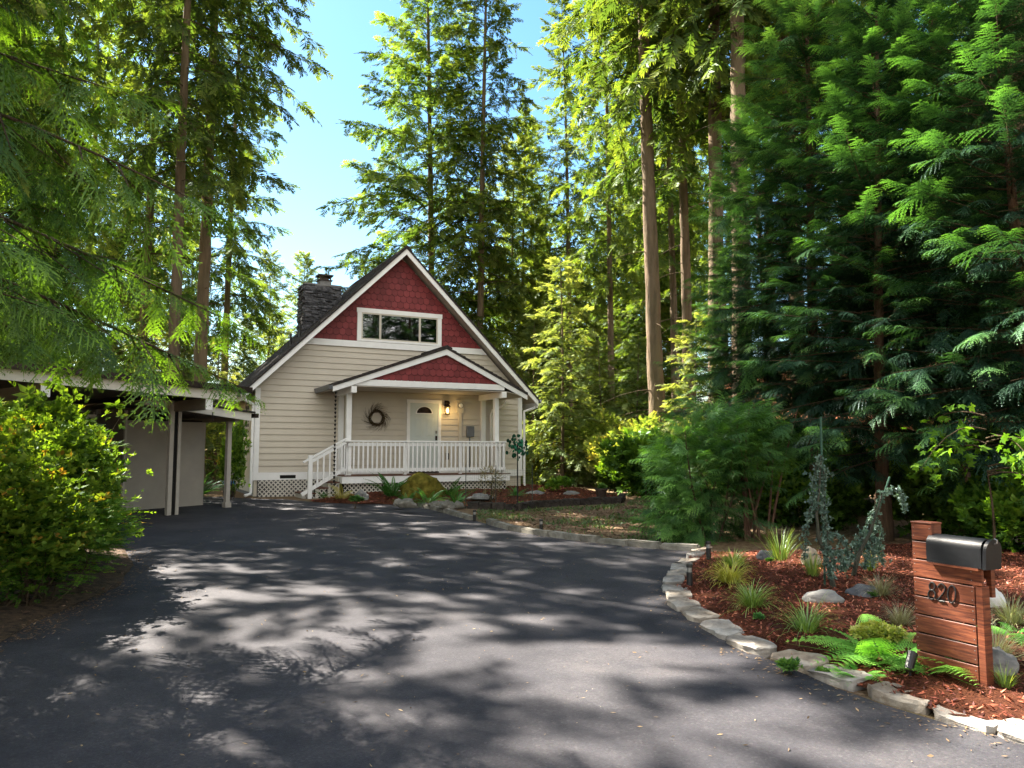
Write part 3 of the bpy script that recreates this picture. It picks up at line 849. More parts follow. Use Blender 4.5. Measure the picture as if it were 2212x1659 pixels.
MB().prism([(pl[0] - .13, 3.10), (pl[0] - .10, 2.97), (pl[0] - .02, 2.97), (pl[0] - .002, 3.10), (pl[0] - .015, 3.10), (pl[0] - .03, 2.985), (pl[0] - .095, 2.985), (pl[0] - .115, 3.10)], 'y', PV, -.02).box((pl[0] - .10, PV, 2.972), (pl[0] - .02, PV + .01, 3.08)).box((pl[0] - .10, -.04, 2.972), (pl[0] - .02, -.022, 3.08)).build('porch_gutter', M['gutter'], pro)
MB().tube([(7.62, -.5, 2.93), (7.62, -.5, 2.80), (7.50, -.35, 2.68), (7.36, -.12, 2.60), (7.33, -.06, 2.45), (7.33, -.06, .55)], .04, 8).build('downspout', M['white'], pro, smooth=True)
# posts, deck
for a in (2.25, 6.86):
    MB().box((a, -1.32, .61), (a + .14, -1.18, 2.90)).build('porch_post', M['white'], house, bevel=.004)
dk = MB()
v = -1.52
while v < -.03:
    dk.box((2.12, v, .565), (7.23, v + .135, .60)); v += .14
deck = dk.build('porch_deck', M['deck'], house)
MB().box((2.09, -1.56, .395), (7.26, -1.525, .588)).box((2.09, -1.525, .395), (2.12, -.06, .588)).box((7.23, -1.525, .395), (7.26, -.06, .588)).build('deck_fascia', M['white'], deck)
MB().box((2.08, -1.575, .589), (7.27, -1.522, .612)).build('deck_edge_board', M['deck'], deck)
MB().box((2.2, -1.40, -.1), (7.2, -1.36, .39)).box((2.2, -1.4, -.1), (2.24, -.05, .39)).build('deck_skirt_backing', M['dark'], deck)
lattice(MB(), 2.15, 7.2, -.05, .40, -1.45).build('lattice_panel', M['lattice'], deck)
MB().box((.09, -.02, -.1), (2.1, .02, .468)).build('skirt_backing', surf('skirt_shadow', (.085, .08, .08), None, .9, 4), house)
lattice(MB(), .10, 2.1, -.04, .47, -.03).build('lattice_panel', M['lattice'], house)
# railing
rl = MB().box((2.16, -1.45, 1.545), (7.21, -1.33, 1.585)).build('porch_railing', M['white'], house, bevel=.004)
MB().box((2.28, -1.405, 1.43), (7.19, -1.367, 1.515)).build('top_rail', M['white'], rl)
MB().box((2.28, -1.405, .715), (7.19, -1.367, .80)).build('bottom_rail', M['white'], rl)
rail_posts = [2.30, 3.93, 5.66, 7.10]
for a in rail_posts:
    MB().box((a, -1.366, .612), (a + .09, -1.276, 1.545)).build('rail_post', M['white'], rl, bevel=.004)
u = 2.42
while u < 7.18:
    MB().box((u, -1.443, .69), (u + .042, -1.4055, 1.53)).build('baluster', M['white'], rl)
    u += .1335
# left return of the railing with close balusters
MB().box((2.16, -1.33, 1.545), (2.27, -1.17, 1.585)).box((2.20, -1.36, .715), (2.24, -1.20, .80)).build('return_rail', M['white'], rl)
for k in range(3):
    MB().box((2.165, -1.42 + k * .085, .66), (2.199, -1.38 + k * .085, 1.545)).build('baluster', M['white'], rl)
# steps, descending to the left along the front
st = MB()
for k, (a, z) in enumerate(((1.74, .44), (1.40, .29), (1.06, .15))):
    MB
    st.box((a, -1.32, z - .035), (a + .38, -.35, z))
stair = st.build('porch_steps', M['deck'], house)
rs = MB()
for a, z in ((1.76, .40), (1.42, .25), (1.08, .11)):
    rs.box((a, -1.30, -.02), (a + .02, -.37, z - .002 + .005)); rs.box((a, -1.31, -.02), (a + .08, -1.285, z))
rs.box((2.05, -1.3, .0), (2.085, -.37, .56))
rs.build('step_riser', M['lattice'], stair)
lat = MB()
for a, z in ((1.80, .41), (1.46, .26), (1.12, .12)): lattice(lat, a, a + .30, -.05, z - .01, -1.29)
lat.build('lattice_panel', M['lattice'], stair)
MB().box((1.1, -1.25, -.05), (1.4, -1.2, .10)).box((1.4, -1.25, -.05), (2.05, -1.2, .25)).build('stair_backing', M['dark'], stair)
sr = MB().box((1.19, -1.46, -.02), (1.30, -1.35, 1.17)).build('stair_railing', M['white'], house, bevel=.005)
MB().bar((1.06, -1.40, .985), (2.22, -1.40, 1.63), .09, .05).bar((1.3, -1.405, 1.02), (2.22, -1.405, 1.535), .04, .09).build('handrail', M['white'], sr)
MB().bar((1.03, -1.39, .11), (2.20, -1.39, .80), .04, .10).build('bottom_rail', M['white'], sr)
for k in range(5):
    u = 1.42 + k * .165
    z0 = .11 + (u - 1.03) * .59; z1 = .985 + (u - 1.06) * .556
    MB().box((u, -1.445, z0 - .03), (u + .042, -1.412, z1 - .05)).build('baluster', M['white'], sr)

# ------------------------------------------------------------------ things hanging on or standing at the house
wr = empty('twig_wreath', H2W(3.5, -.03, 2.29), HRZ, 'dark twig wreath hanging on the beige wall left of the front door', 'wreath')
ring = MB()
for k in range(16):
    r0 = random.uniform(.18, .24); ph = random.uniform(0, 6.28); w = random.uniform(.01, .035)
    ring.tube([((r0 + w * math.sin(3 * t + ph)) * math.cos(t), -.03 + .03 * math.cos(2 * t + ph), (r0 + w * math.sin(3 * t + ph)) * math.sin(t)) for t in np.linspace(0, 2 * math.pi, 26)[:-1]], .007, 5, closed=True)
ring.build('ring', M['twig'], wr)
tw = MB()
for k in range(95):
    t = random.uniform(0, 6.28); L = random.uniform(.15, .34); r0 = random.uniform(.2, .25); cv = random.uniform(.5, 1.1)
    pts = []
    for q in range(5):
        f = q / 4
        rr = r0 + L * f * .75; tt = t - cv * f * .8
        pts.append((rr * math.cos(tt), -.02 - .05 * f * random.random(), rr * math.sin(tt)))
    tw.tube(pts, [.0045, .004, .003, .0025, .0015], 4)
tw.build('twigs', M['twig'], wr)
rc = MB()
z = 2.93; k = 0
c0 = H2W(pl[0] - .06 + .17, -1.62)
rcl = empty('rain_chain', (c0.x, c0.y, 0), HRZ, 'black cup rain chain hanging from the left porch gutter', 'rain chain')
while z > .30:
    rc.lathe([(.012, 0), (.022, .03), (.038, .075), (.034, .075), (.018, .03)], 8, (0, 0, z - .09)); rc.tube([(0, 0, z - .02), (0, 0, z)], .005, 5); rc.tube([(0.012, 0, z), (0.012, 0, z - .09)], .004, 4)
    z -= .11
rc.build('cups', M['black_metal'], rcl)
# ------------------------------------------------------------------ carport (local x along the fascia, local y towards the back)
CA = Vector((-6.12, 15.58, 0)); CRZ = math.atan2(.79, .61)
def C2W(a, b, z=0):
    c, s = math.cos(CRZ), math.sin(CRZ)
    return Vector((CA.x + a * c - b * s, CA.y + a * s + b * c, z))
cp = empty('carport', (CA.x, CA.y, 0), CRZ, 'low flat-roofed carport with dark gutter and closed storage room, left of the house', 'carport')
g0 = -.09
# roof z falls to the right
rz_ = lambda a: 2.335 - .031 * (a - .5)
A0, A1, B1 = -7.6, .60, 6.2
rm = MB().prism([(A0, rz_(A0) + .20), (A1, rz_(A1) + .20), (A1, rz_(A1) + .25), (A0, rz_(A0) + .25)], 'y', .02, B1).build('roof', M['roof'], cp)
MB().prism([(A0, rz_(A0) + .10), (A1 - .05, rz_(A1) + .10), (A1 - .05, rz_(A1) + .13), (A0, rz_(A0) + .13)], 'y', .06, B1 - .1).build('roof_deck', M['carport'], cp)
MB().prism([(A0, rz_(A0)), (A1 - .04, rz_(A1)), (A1 - .04, rz_(A1) + .198), (A0, rz_(A0) + .198)], 'y', 0, .045).build('fascia', M['fascia'], cp)
MB().box((A1 - .039, .0, rz_(A1)), (A1, B1, rz_(A1) + .197)).build('fascia', M['fascia'], cp)
gm = MB()
gp = lambda a: rz_(a) + .235
for y0, y1, z0, z1 in ((-.12, -.015, -.05, -.035), (-.13, -.115, -.035, .07), (-.02, -.002, -.05, .06)):
    gm.add([(A0, y0, gp(A0) + z0), (A1 + .28, y0, gp(A1 + .28) + z0), (A1 + .28, y1, gp(A1 + .28) + z0), (A0, y1, gp(A0) + z0), (A0, y0, gp(A0) + z1), (A1 + .28, y0, gp(A1 + .28) + z1), (A1 + .28, y1, gp(A1 + .28) + z1), (A0, y1, gp(A0) + z1)],
           [(0, 3, 2, 1), (4, 5, 6, 7), (0, 1, 5, 4), (1, 2, 6, 5), (2, 3, 7, 6), (3, 0, 4, 7)])
gm.build('gutter', M['bronze'], cp)
for a in (.0, -3.06, -6.1):
    bmz = rz_(a)
    MB().box((a - .07, .06, bmz - .22), (a + .07, B1 - .1, bmz - .002)).build('beam', M['carport'], cp)
    MB().box((a - .075, .035, bmz - .225), (a + .075, .059, bmz - .003)).build('beam_end', M['white'], cp)
    for b in ((1.28, 4.6) if a > -1 else (4.6,)):
        p = MB().box((a - .135, b, g0), (a - .045, b + .10, bmz - .003)).build('post', M['carport_post'], cp)
        MB().box((a + .045, b, g0), (a + .115, b + .10, bmz - .22)).build('post', M['carport_post'], cp)
        MB().box((a - .044, b + .02, g0), (a + .044, b + .08, bmz - .222)).build('post_core', M['dark'], cp)
# storage room: panels facing the drive and a side wall running back
pa, pb = C2W(0, 0), None
c_ = lambda w: ((w.x - CA.x) * math.cos(CRZ) + (w.y - CA.y) * math.sin(CRZ), -(w.x - CA.x) * math.sin(CRZ) + (w.y - CA.y) * math.cos(CRZ))
P0, P1 = c_(Vector((-8.66, 17.2, 0))), c_(Vector((-7.40, 18.66, 0)))
bb = (P0[1] + P1[1]) / 2
mid = P0[0] + (P1[0] - P0[0]) * .60
MB().box((P0[0] + .03, bb, g0 + .04), (mid - .004, bb + .05, 1.98)).box((mid + .004, bb, g0 + .04), (P1[0], bb + .05, 1.98)).build('storage_panel', surf('storage_panel_paint', (.37, .335, .29), (.33, .30, .26), .7, 3, bscale=70, bstr=.15, bdist=.003), cp)
MB().box((P1[0] - .05, bb + .05, g0), (P1[0], bb + 3, 1.98)).box((P0[0], bb + .051, g0), (P0[0] + .05, bb + 3.4, 2.15)).build('storage_wall', M['carport'], cp)
MB().box((P0[0] - .015, bb - .02, g0), (P0[0] + .028, bb + .05, 2.2)).build('storage_corner_post', M['carport_post'], cp)
wb = bb + .9
MB().box((P0[0] - .02, wb, 1.02), (P0[0] + .0, wb + .42, 1.22)).build('storage_opening', M['dark'], cp)
MB().box((P0[0] - .03, wb + .28, 1.04), (P0[0] - .021, wb + .40, 1.17)).build('storage_opening_pane', M['galv'], cp)
MB().box((P0[0] - .025, bb + 1.5, g0), (P0[0] - .0, bb + 1.56, 2.2)).build('wall_batten', M['carport_post'], cp)
MB().box((A0, B1 - .2, g0), (A1 - .1, B1 - .12, 2.35)).box((A0, .9, g0), (A0 + .08, B1 - .2, 2.5)).build('back_wall', surf('carport_inner_wall', (.07, .06, .05), (.05, .042, .035), .8, 3), cp)
MB().box((P0[0] + .05, bb + .06, 1.99), (P1[0], bb + 3, 2.02)).build('storage_ceiling', M['dark'], cp)
# flood light under the roof
MB().lathe([(.01, 0), (.05, .02), (.065, .10), (.03, .13)], 10, (P0[0] - .25, bb + 1.0, 1.95)).lathe([(.01, 0), (.05, .02), (.065, .10), (.03, .13)], 10, (P0[0] - .42, bb + 1.0, 1.95)).box((P0[0] - .4, bb + .97, 2.05), (P0[0] - .2, bb + 1.03, 2.12)).build('flood_light', M['white_dirty'], cp)
# lower walkway roof towards the house
wy = empty('walkway_roof', C2W(0, 1.5, 0), CRZ, 'narrow white-edged walkway roof on a single post between carport and house', 'shelter')
wz = lambda a: 2.155 - .10 * (a - .34)
MB().prism([(-.6, wz(-.6)), (1.95, wz(1.95)), (1.95, wz(1.95) + .185), (-.6, wz(-.6) + .185)], 'y', 0, .04).build('fascia', M['fascia'], wy)
MB().prism([(-.6, wz(-.6) + .19), (2.03, wz(2.03) + .19), (2.03, wz(2.03) + .225), (-.6, wz(-.6) + .225)], 'y', -.05, 3.6).build('roof', M['roof'], wy)
MB().prism([(-.6, wz(-.6) + .08), (1.9, wz(1.9) + .08), (1.9, wz(1.9) + .11), (-.6, wz(-.6) + .11)], 'y', .04, 3.5).build('ceiling', M['carport'], wy)
MB().box((2.0, -.06, wz(2.0) + .08), (2.11, 3.6, wz(2.0) + .18)).build('gutter', M['bronze'], wy)
MB().box((1.60, .12, wz(1.9) - .02), (1.72, 3.4, wz(1.9) + .075)).build('beam', M['carport'], wy)
MB().box((1.61, .40, -.05), (1.71, .50, wz(1.7) - .03)).box((1.585, .375, -.05), (1.735, .525, .10)).build('post', M['carport_post'], wy)
hook = MB().tube([(.52, -.01, 2.12), (.52, -.04, 2.10), (.52, -.05, 2.04), (.52, -.03, 2.0), (.52, -.005, 2.02)], .007, 5).tube([(.95, -.02, 2.16), (.95, -.03, 2.05), (.95, -.02, 1.95)], .012, 5).build('hook', M['black_metal'], wy)
# ------------------------------------------------------------------ mailbox stand (local x towards the drive end, face on -y)
MRZ = math.atan2(-.9, .42)
MO = Vector((2.79, 5.44, bed_z(2.9, 5.2) - .01))
mp_ = empty('mailbox_stand', MO, MRZ, 'stained cedar mailbox stand of horizontal boards with black house number 820', 'mailbox stand')
mp_.scale = (.86, 1, .98)
bh, pit = .117, .127
def board(x0, x1, z0, z1, y0=0.0, y1=.022):
    b = MB(); b.ct = random.random(); b.box((x0, y0, z0), (x1, y1, z1))
    return b.build('board', M['wood'], mp_, bevel=.003)
for k in range(8):
    z0 = 1.01 - pit * (k + 1) + (pit - bh); z1 = z0 + bh
    if k < 2: board(0, .18, z0, z1)
    elif k == 2: board(0, .572, z0, z1)
    else: board(0, .508, z0, z1)
for k in range(2):
    z0 = 1.01 - pit * (k + 1) + (pit - bh)
    b = MB(); b.ct = .3; b.box((.158, .0225, z0), (.18, .10, z0 + bh)); b.build('side_board', M['wood'], mp_, bevel=.003)
b = MB(); b.ct = .2; b.box((.512, .004, 0), (.568, .075, 1.01 - pit * 3 + .008)); b.build('end_post', M['wood'], mp_, bevel=.003)
b = MB(); b.ct = .9; b.box((.01, .024, 0), (.155, .10, 1.0)); b.box((.40, .024, 0), (.44, .07, .7)); b.build('inner_post', M['dark'], mp_)
MB().box((-.004, -.004, 1.01), (.184, .104, 1.022)).build('top_cap', M['wood'], mp_, bevel=.002)
MB().box((.17, -.035, .742), (.572, .135, .757)).build('mailbox_shelf', M['wood'], mp_)
MB().box((.53, .10, .56), (.566, .135, .742)).box((.45, .10, .68), (.53, .135, .742)).build('shelf_brace', M['wood'], mp_)
nl = MB()
for k in range(8):
    z0 = 1.01 - pit * (k + 1) + (pit - bh)
    for x in ((.018, .16) if k < 2 else (.018, .49)):
        for dz in (.03, bh - .03):
            nl.tube([(x, .001, z0 + dz), (x, -.0015, z0 + dz)], .0035, 6)
nl.build('nail_heads', M['galv'], mp_)
# numerals as bent bars
def digit(strokes, x, z, s, slant=.12):
    d = MB()
    for pts, closed in strokes:
        d.tube([(x + (px + py * slant) * s, -.006, z + py * s) for px, py in pts], .0056, 6, closed=closed)
        for px, py in (pts[0], pts[len(pts) // 2]): d.tube([(x + (px + py * slant) * s, -.006, z + py * s), (x + (px + py * slant) * s, .0, z + py * s)], .004, 5)
    return d.build('house_number', M['black_metal'], mp_)
ell = lambda cx, cy, rx, ry, n=22: [(cx + rx * math.cos(2 * math.pi * k / n), cy + ry * math.sin(2 * math.pi * k / n)) for k in range(n)]
two = [(.02, .74)] + [(.27 + .25 * math.cos(t), .73 + .27 * math.sin(t)) for t in np.linspace(math.pi * .95, -.35, 12)] + [(.38, .44), (.2, .22), (.02, .02), (.2, .0), (.4, .03), (.55, .0)]
zb = .498
digit([(ell(.27, .76, .20, .23), True), (ell(.27, .27, .26, .27), True)], .125, zb, .118)
digit([(two, False)], .205, zb, .118)
digit([(ell(.28, .5, .27, .5), True)], .290, zb, .118)
# mailbox on the stand
mbx = empty('mailbox', MO + Vector((0, 0, .742)), MRZ, 'black metal round-top mailbox with its door slightly open, on the cedar stand', 'mailbox')
mbx.scale = (.86, 1, .94)
w, hs = .15, .125
prof = [(-.035, 0), (-.035 + w, 0)] + [(-.035 + w / 2 + w / 2 * math.cos(t), hs + w / 2 * .98 * math.sin(t)) for t in np.linspace(0, math.pi, 15)]
body = MB(); X0, X1 = .155, .60
pr2 = [(y, z) for y, z in prof]
n = len(pr2)
vs = [(X0, y, z) for y, z in pr2] + [(X1, y, z) for y, z in pr2]
cyc, czc = -.035 + w / 2, .10
inn = [(cyc + (y - cyc) * .955, czc + (z - czc) * .96) for y, z in pr2]
vs += [(X1, y, z) for y, z in inn] + [(X0 + .02, y, z) for y, z in inn]
fs = [tuple(range(n - 1, -1, -1))]
for i in range(n):
    j = (i + 1) % n
    fs += [(i, j, n + j, n + i), (n + i, n + j, 2 * n + j, 2 * n + i), (2 * n + i, 2 * n + j, 3 * n + j, 3 * n + i)]
fs.append(tuple(3 * n + i for i in range(n)))
body.add(vs, fs)
bo = body.build('body', M['metal_box'], mbx)
for p in bo.data.polygons: p.use_smooth = len(p.vertices) == 4
bo.data.set_sharp_from_angle(angle=R(35)) if hasattr(bo.data, 'set_sharp_from_angle') else None
MB().add([(X1 - .09, y, z) for y, z in inn], [tuple(range(n))]).build('inside_back', M['galv'], mbx)
dr = MB()
dd = [(cyc + (y - cyc) * 1.03, z * 1.02) for y, z in pr2]
tilt = lambda x, y, z: (x + .002 + z * .09, y, z - .004)
vs = [tilt(X1 + .004, y, z) for y, z in dd] + [tilt(X1 + .03, y, z) for y, z in dd] 
dr.add(vs, [tuple(range(n)), tuple(range(2 * n - 1, n - 1, -1))] + [(i, (i + 1) % n, n + (i + 1) % n, n + i) for i in range(n)])
door_o = dr.build('door', M['metal_box'], mbx, smooth=False)
MB().tube([tilt(X1 + .03, cyc, .17), tilt(X1 + .05, cyc, .18), tilt(X1 + .05, cyc, .20), tilt(X1 + .03, cyc, .205)], .006, 6).build('handle', M['galv'], door_o)
MB().box((.45, -.035 + w, .09), (.47, -.035 + w + .008, .16)).box((.40, -.035 + w, .10), (.47, -.035 + w + .006, .12)).build('flag', M['red'], mbx)
# ------------------------------------------------------------------ plant generators (numpy)
def nrm(a): return a / np.maximum(np.linalg.norm(a, axis=-1, keepdims=True), 1e-9)

def kite(p, d, l, w, side, drop=0.0):
    """four points of a thin leaf from p along d"""
    p, d, side = map(np.asarray, (p, d, side))
    return [p, p + d * l * .45 + side * w, p + d * l + np.array([0, 0, -drop]), p + d * l * .45 - side * w]

def fir_spray(seed=0, n=9):
    r = np.random.default_rng(seed); V = []; T = []
    for i in range(n):
        x = .04 + .92 * i / n
        for s in (-1, 1):
            a = R(r.uniform(38, 62)); l = (.40 * (1 - .72 * x) + .07) * r.uniform(.75, 1.2)
            d = np.array([math.cos(a), s * math.sin(a), r.uniform(-.35, .1)]); sd = np.array([-s * math.sin(a), math.cos(a) * 1, r.uniform(-.5, .5)])
            z = -.10 * x * x
            V += kite((x, 0, z), d, l, .050 * (.7 + .5 * r.random()), sd * (1 if s > 0 else -1))
            T += [.25 + .3 * x, .35 + .3 * x, .65 + .35 * x, .35 + .3 * x]
    V += kite((.3, 0, 0), (1, 0, -.1), .75, .035, (0, 1, 0)); T += [.4, .5, 1, .5]
    return np.array(V, float), np.array(T)

def cedar_spray(seed=0, n=8, lobes=6):
    """flat lacy fan: narrow feathered pinnae with gaps between them, tips hanging"""
    r = np.random.default_rng(seed); V = []; T = []
    def pinna(x, y, z, a, L, c0, dz):
        ca, sa = math.cos(a), math.sin(a)
        for k in range(lobes):
            t = (k + .5) / lobes
            bx, by = x + ca * L * t, y + sa * L * t
            bz = z - dz * L * t * (.35 + t)
            lw = .105 * (1 - t * .72) * r.uniform(.8, 1.2) * (.5 + L)
            for q in (-1, 1):
                b = a + q * R(38)
                d = np.array([math.cos(b), math.sin(b), -.25 - dz * .8 * t]); sd = np.array([-math.sin(b), math.cos(b), 0])
                V.extend(kite((bx, by, bz), d, lw, lw * .20, sd)); c = c0 + .35 * t
                T.extend([c * .75, c, min(1, c + .2), c])
        d = np.array([ca, sa, -dz * .9]); sd = np.array([-sa, ca, 0])
        V.extend(kite((x, y, z), d, L * 1.06, .013, sd)); T.extend([c0, c0 + .1, c0 + .5, c0 + .1])
    for i in range(n):
        x = .04 + .88 * i / n
        for s in (-1, 1):
            xx = x + (.03 if s > 0 else -.02)
            L = .46 * math.sin(min(1, (1 - xx) * 1.15 + .10) * math.pi / 2) * (.55 + .45 * min(1, xx * 4)) * r.uniform(.75, 1.15)
            pinna(xx, 0, -.16 * xx * xx, R(r.uniform(36, 56)) * s, L, .15 + .3 * xx, r.uniform(.3, .8))
    pinna(.55, 0, -.06, 0, .45, .4, .5)
    V.extend(kite((0, 0, 0), (1, 0, -.15), .9, .012, (0, 1, 0))); T.extend([.1, .2, .5, .2])
    return np.array(V, float), np.array(T)

def place(proto, P, X, S, upv=(0, 0, 1), roll=.35, rng=RNG, tadd=None, tscale=1.0):
    """bake copies of a spray (V,T) at points P along unit directions X, size S"""
    pv, pt = proto
    n = len(P)
    X = nrm(X)
    u = np.tile(np.asarray(upv, float), (n, 1)) + rng.normal(0, roll, (n, 3))
    Z = nrm(u - X * np.sum(u * X, 1, keepdims=True))
    Y = np.cross(Z, X)
    S = np.asarray(S).reshape(n, 1, 1)
    V = P[:, None, :] + S * (pv[None, :, 0:1] * X[:, None, :] + pv[None, :, 1:2] * Y[:, None, :] + pv[None, :, 2:3] * Z[:, None, :])
    T = np.tile(pt, (n, 1)) * tscale + (0 if tadd is None else np.asarray(tadd).reshape(n, 1))
    return V.reshape(-1, 3), np.clip(T, 0, 1).reshape(-1)

def tubes_np(paths, n=4):
    """paths: list of (pts (k,3), radii (k,)) -> quads"""
    VV, FF, b = [], [], 0
    for pts, rad in paths:
        k = len(pts)
        d = np.gradient(pts, axis=0); d = nrm(d)
        ref = np.where(np.abs(d[:, 2:3]) > .9, np.array([[1., 0, 0]]), np.array([[0, 0, 1.]]))
        s = nrm(np.cross(d, ref)); u = np.cross(s, d)
        a = 2 * np.pi * np.arange(n) / n
        ring = pts[:, None, :] + rad[:, None, None] * (np.cos(a)[None, :, None] * s[:, None, :] + np.sin(a)[None, :, None] * u[:, None, :])
        VV.append(ring.reshape(-1, 3))
        i = np.arange(k * n).reshape(k, n)
        FF.append(np.stack([i[:-1], np.roll(i[:-1], -1, 1), np.roll(i[1:], -1, 1), i[1:]], -1).reshape(-1, 4) + b)
        b += k * n
    return np.concatenate(VV), np.concatenate(FF)

def trunk_mesh(name, H, r0, r1, mat, seed, lean=0.0, sides=12, flare=1.35, bend=.25):
    r = np.random.default_rng(seed); k = 70
    z = np.linspace(-.3, H, k)
    t = np.clip(z / H, 0, 1)
    x = bend * np.sin(t * 3.1 + seed) * t + lean * z * 0; y = bend * np.cos(t * 2.3 + seed * 2) * t - bend * math.cos(seed * 2) * t
    rad = (r0 + (r1 - r0) * t ** .85) * (1 + (flare - 1) * np.exp(-np.maximum(z, 0) / .6)) * r.uniform(.95, 1.05, k)
    V, F = tubes_np([(np.stack([x, y, z], 1), rad)], sides)
    V[:, :2] += r.normal(0, .05, (len(V), 2)) * rad.repeat(sides)[:, None]
    return np_mesh(name, V, F, mat, smooth=True), (lambda zz: np.array([np.interp(zz, z, x), np.interp(zz, z, y), zz])), (lambda zz: np.interp(zz, z, rad))

def conifer(name, H, r0, z0, Rmax, nb, spray, leafmat, barkmat, seed, prof=None, e0=-.15, e1=.55, droop=.35, ss=.75, tw=.34, twl=.42, hang=.35, lop=None, dead=0, trunk_sides=12, bend=.25, tip=0.0, dens=1.0, upturn=0.0, tbase=0.0, roll=.35, cover=True):
    """returns (trunk mesh, crown mesh). prof(q): relative branch length, q=0 lowest .. 1 top"""
    r = np.random.default_rng(seed)
    prof = prof or (lambda q: (1 - q) ** .75 * min(1, .55 + q * 3) + .05)
    tm, axis, rad = trunk_mesh(name + '_trunk', H, r0, max(.02, r0 * .08), barkmat, seed, sides=trunk_sides, bend=bend)
    P, X, S, TA = [], [], [], []
    wood = []
    for i in range(nb):
        q = ((i + r.random()) / nb) ** .92
        z = z0 + (H - z0) * q
        phi = i * 2.39996 + r.normal(0, .35)
        L = Rmax * prof(q) * r.uniform(.62, 1.15)
        if lop: L *= lop(phi, q)
        if L < .15: continue
        e = e0 + (e1 - e0) * q + r.normal(0, .1)
        base = axis(z)
        k = 7; t = np.linspace(0, 1, k)
        h = np.array([math.cos(phi), math.sin(phi), 0]); sdv = np.array([-h[1], h[0], 0])
        wob = r.normal(0, .10) * L
        dr = droop * r.uniform(.6, 1.3) * (1 - .6 * q)
        curve = lambda t: base + h * (L * t)[:, None] + sdv * (wob * t * t)[:, None] + np.array([0, 0, 1.0]) * (L * (math.tan(e) * t - dr * t * t + upturn * t ** 3))[:, None]
        pts = curve(t)
        br = min(rad(z) * .45, .008 + L * .0055)
        wood.append((pts, br * (1 - .85 * t)))
        nt = max(3, int(L / tw * dens))
        tj = .10 + .90 * (np.arange(nt) + r.random(nt) * .8) / nt
        if z0 > 3: tj = .22 + .78 * (tj - .10) / .9
        side = np.where(np.arange(nt) % 2 == 0, 1, -1)
        bp = curve(tj)
        tg = nrm(curve(np.minimum(tj + .02, 1.02)) - bp)
        ang = np.radians(r.uniform(42, 68, nt)) * side
        lat = nrm(np.cross(np.array([0, 0, 1.0]), tg))
        td = nrm(tg * np.cos(ang)[:, None] + lat * np.sin(ang)[:, None] + np.array([0, 0, -1.0]) * (hang * r.uniform(.4, 1.3, nt))[:, None])
        l2 = twl * L * (1 - tj) ** .8 + .22 * ss + r.uniform(0, .25, nt) * ss
        for j in range(nt):
            m = max(1, int(l2[j] / (ss * .50) * dens))
            u = (np.arange(m) + .2 * r.random(m)) / m
            pp = bp[j] + td[j] * (l2[j] * u * .8)[:, None] - np.array([0, 0, 1.0]) * (hang * .5 * l2[j] * u * u)[:, None]
            dd = td[j] + r.normal(0, .28, (m, 3)) + np.array([0, 0, -hang * .6])
            P.append(pp); X.append(dd); S.append(ss * r.uniform(.48, 1.3, m) * (.8 + .2 * (1 - q)))
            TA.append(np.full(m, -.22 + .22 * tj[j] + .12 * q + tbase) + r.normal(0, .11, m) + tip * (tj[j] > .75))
            if l2[j] > .5 and ss > .3:
                wood.append((np.stack([bp[j], bp[j] + td[j] * l2[j] * .8]), np.array([.012, .004])))
        if cover:
            nc = max(2, int(L / (ss * .42))); tc_ = .06 + .92 * (np.arange(nc) + r.random(nc) * .7) / nc
            tgc = nrm(curve(np.minimum(tc_ + .02, 1.02)) - curve(tc_)); lc = nrm(np.cross(np.array([0, 0, 1.0]), tgc))
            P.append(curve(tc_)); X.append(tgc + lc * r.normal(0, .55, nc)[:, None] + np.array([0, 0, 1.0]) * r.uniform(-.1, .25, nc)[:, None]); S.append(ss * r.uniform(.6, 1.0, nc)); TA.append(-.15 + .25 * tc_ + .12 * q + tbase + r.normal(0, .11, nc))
        P.append(curve(np.array([.86, .97]))); X.append(np.stack([tg[-1]] * 2) + r.normal(0, .15, (2, 3))); S.append(np.full(2, ss * .9)); TA.append(np.array([.05, .15]) + tip)
    for i in range(dead):
        z = r.uniform(1.5, max(z0, 3)); phi = r.uniform(0, 6.28); L = r.uniform(.5, 2.0)
        b = axis(z); t = np.linspace(0, 1, 4)
        pts = b + np.stack([np.cos(phi) * t * L, np.sin(phi) * t * L, -.25 * L * t * t + r.normal(0, .05) * t], 1)
        wood.append((pts, .022 * (1 - .8 * t)))
    P, X, S, TA = map(np.concatenate, (P, X, S, TA))
    V, T = [], []
    sp = spray if isinstance(spray, list) else [spray]
    idx = r.integers(0, len(sp), len(P))
    for k, s in enumerate(sp):
        mk = idx == k
        v, tt = place(s, P[mk], X[mk], S[mk], rng=r, roll=roll, tadd=TA[mk])
        V.append(v); T.append(tt)
    V, T = np.concatenate(V), np.concatenate(T)
    F = np.arange(len(V)).reshape(-1, 4)
    wv, wf = tubes_np([w for w in wood if len(w[0]) > 2], 4)
    w2 = [w for w in wood if len(w[0]) == 2]
    if w2:
        a, b = tubes_np(w2, 3); wf = np.concatenate([wf, b + len(wv)]); wv = np.concatenate([wv, a])
    mi = np.concatenate([np.zeros(len(F), int), np.ones(len(wf), int)])
    F = np.concatenate([F, wf + len(V)]); T = np.concatenate([T, np.full(len(wv), .5)]); V = np.concatenate([V, wv])
    cm = np_mesh(name + '_crown', V, F, [leafmat, M['twig']], mi=mi, tint=T)
    return tm, cm

def tree(name, meshes, loc, rz, s, label, group=None, cat='tree', lean=(0, 0), sz=None):
    o = empty(name, loc, rz, label, cat, group)
    o.rotation_euler = (lean[0], lean[1], rz)
    o.scale = (s, s, sz or s)
    link('trunk', meshes[0], o); link('crown', meshes[1], o)
    return o

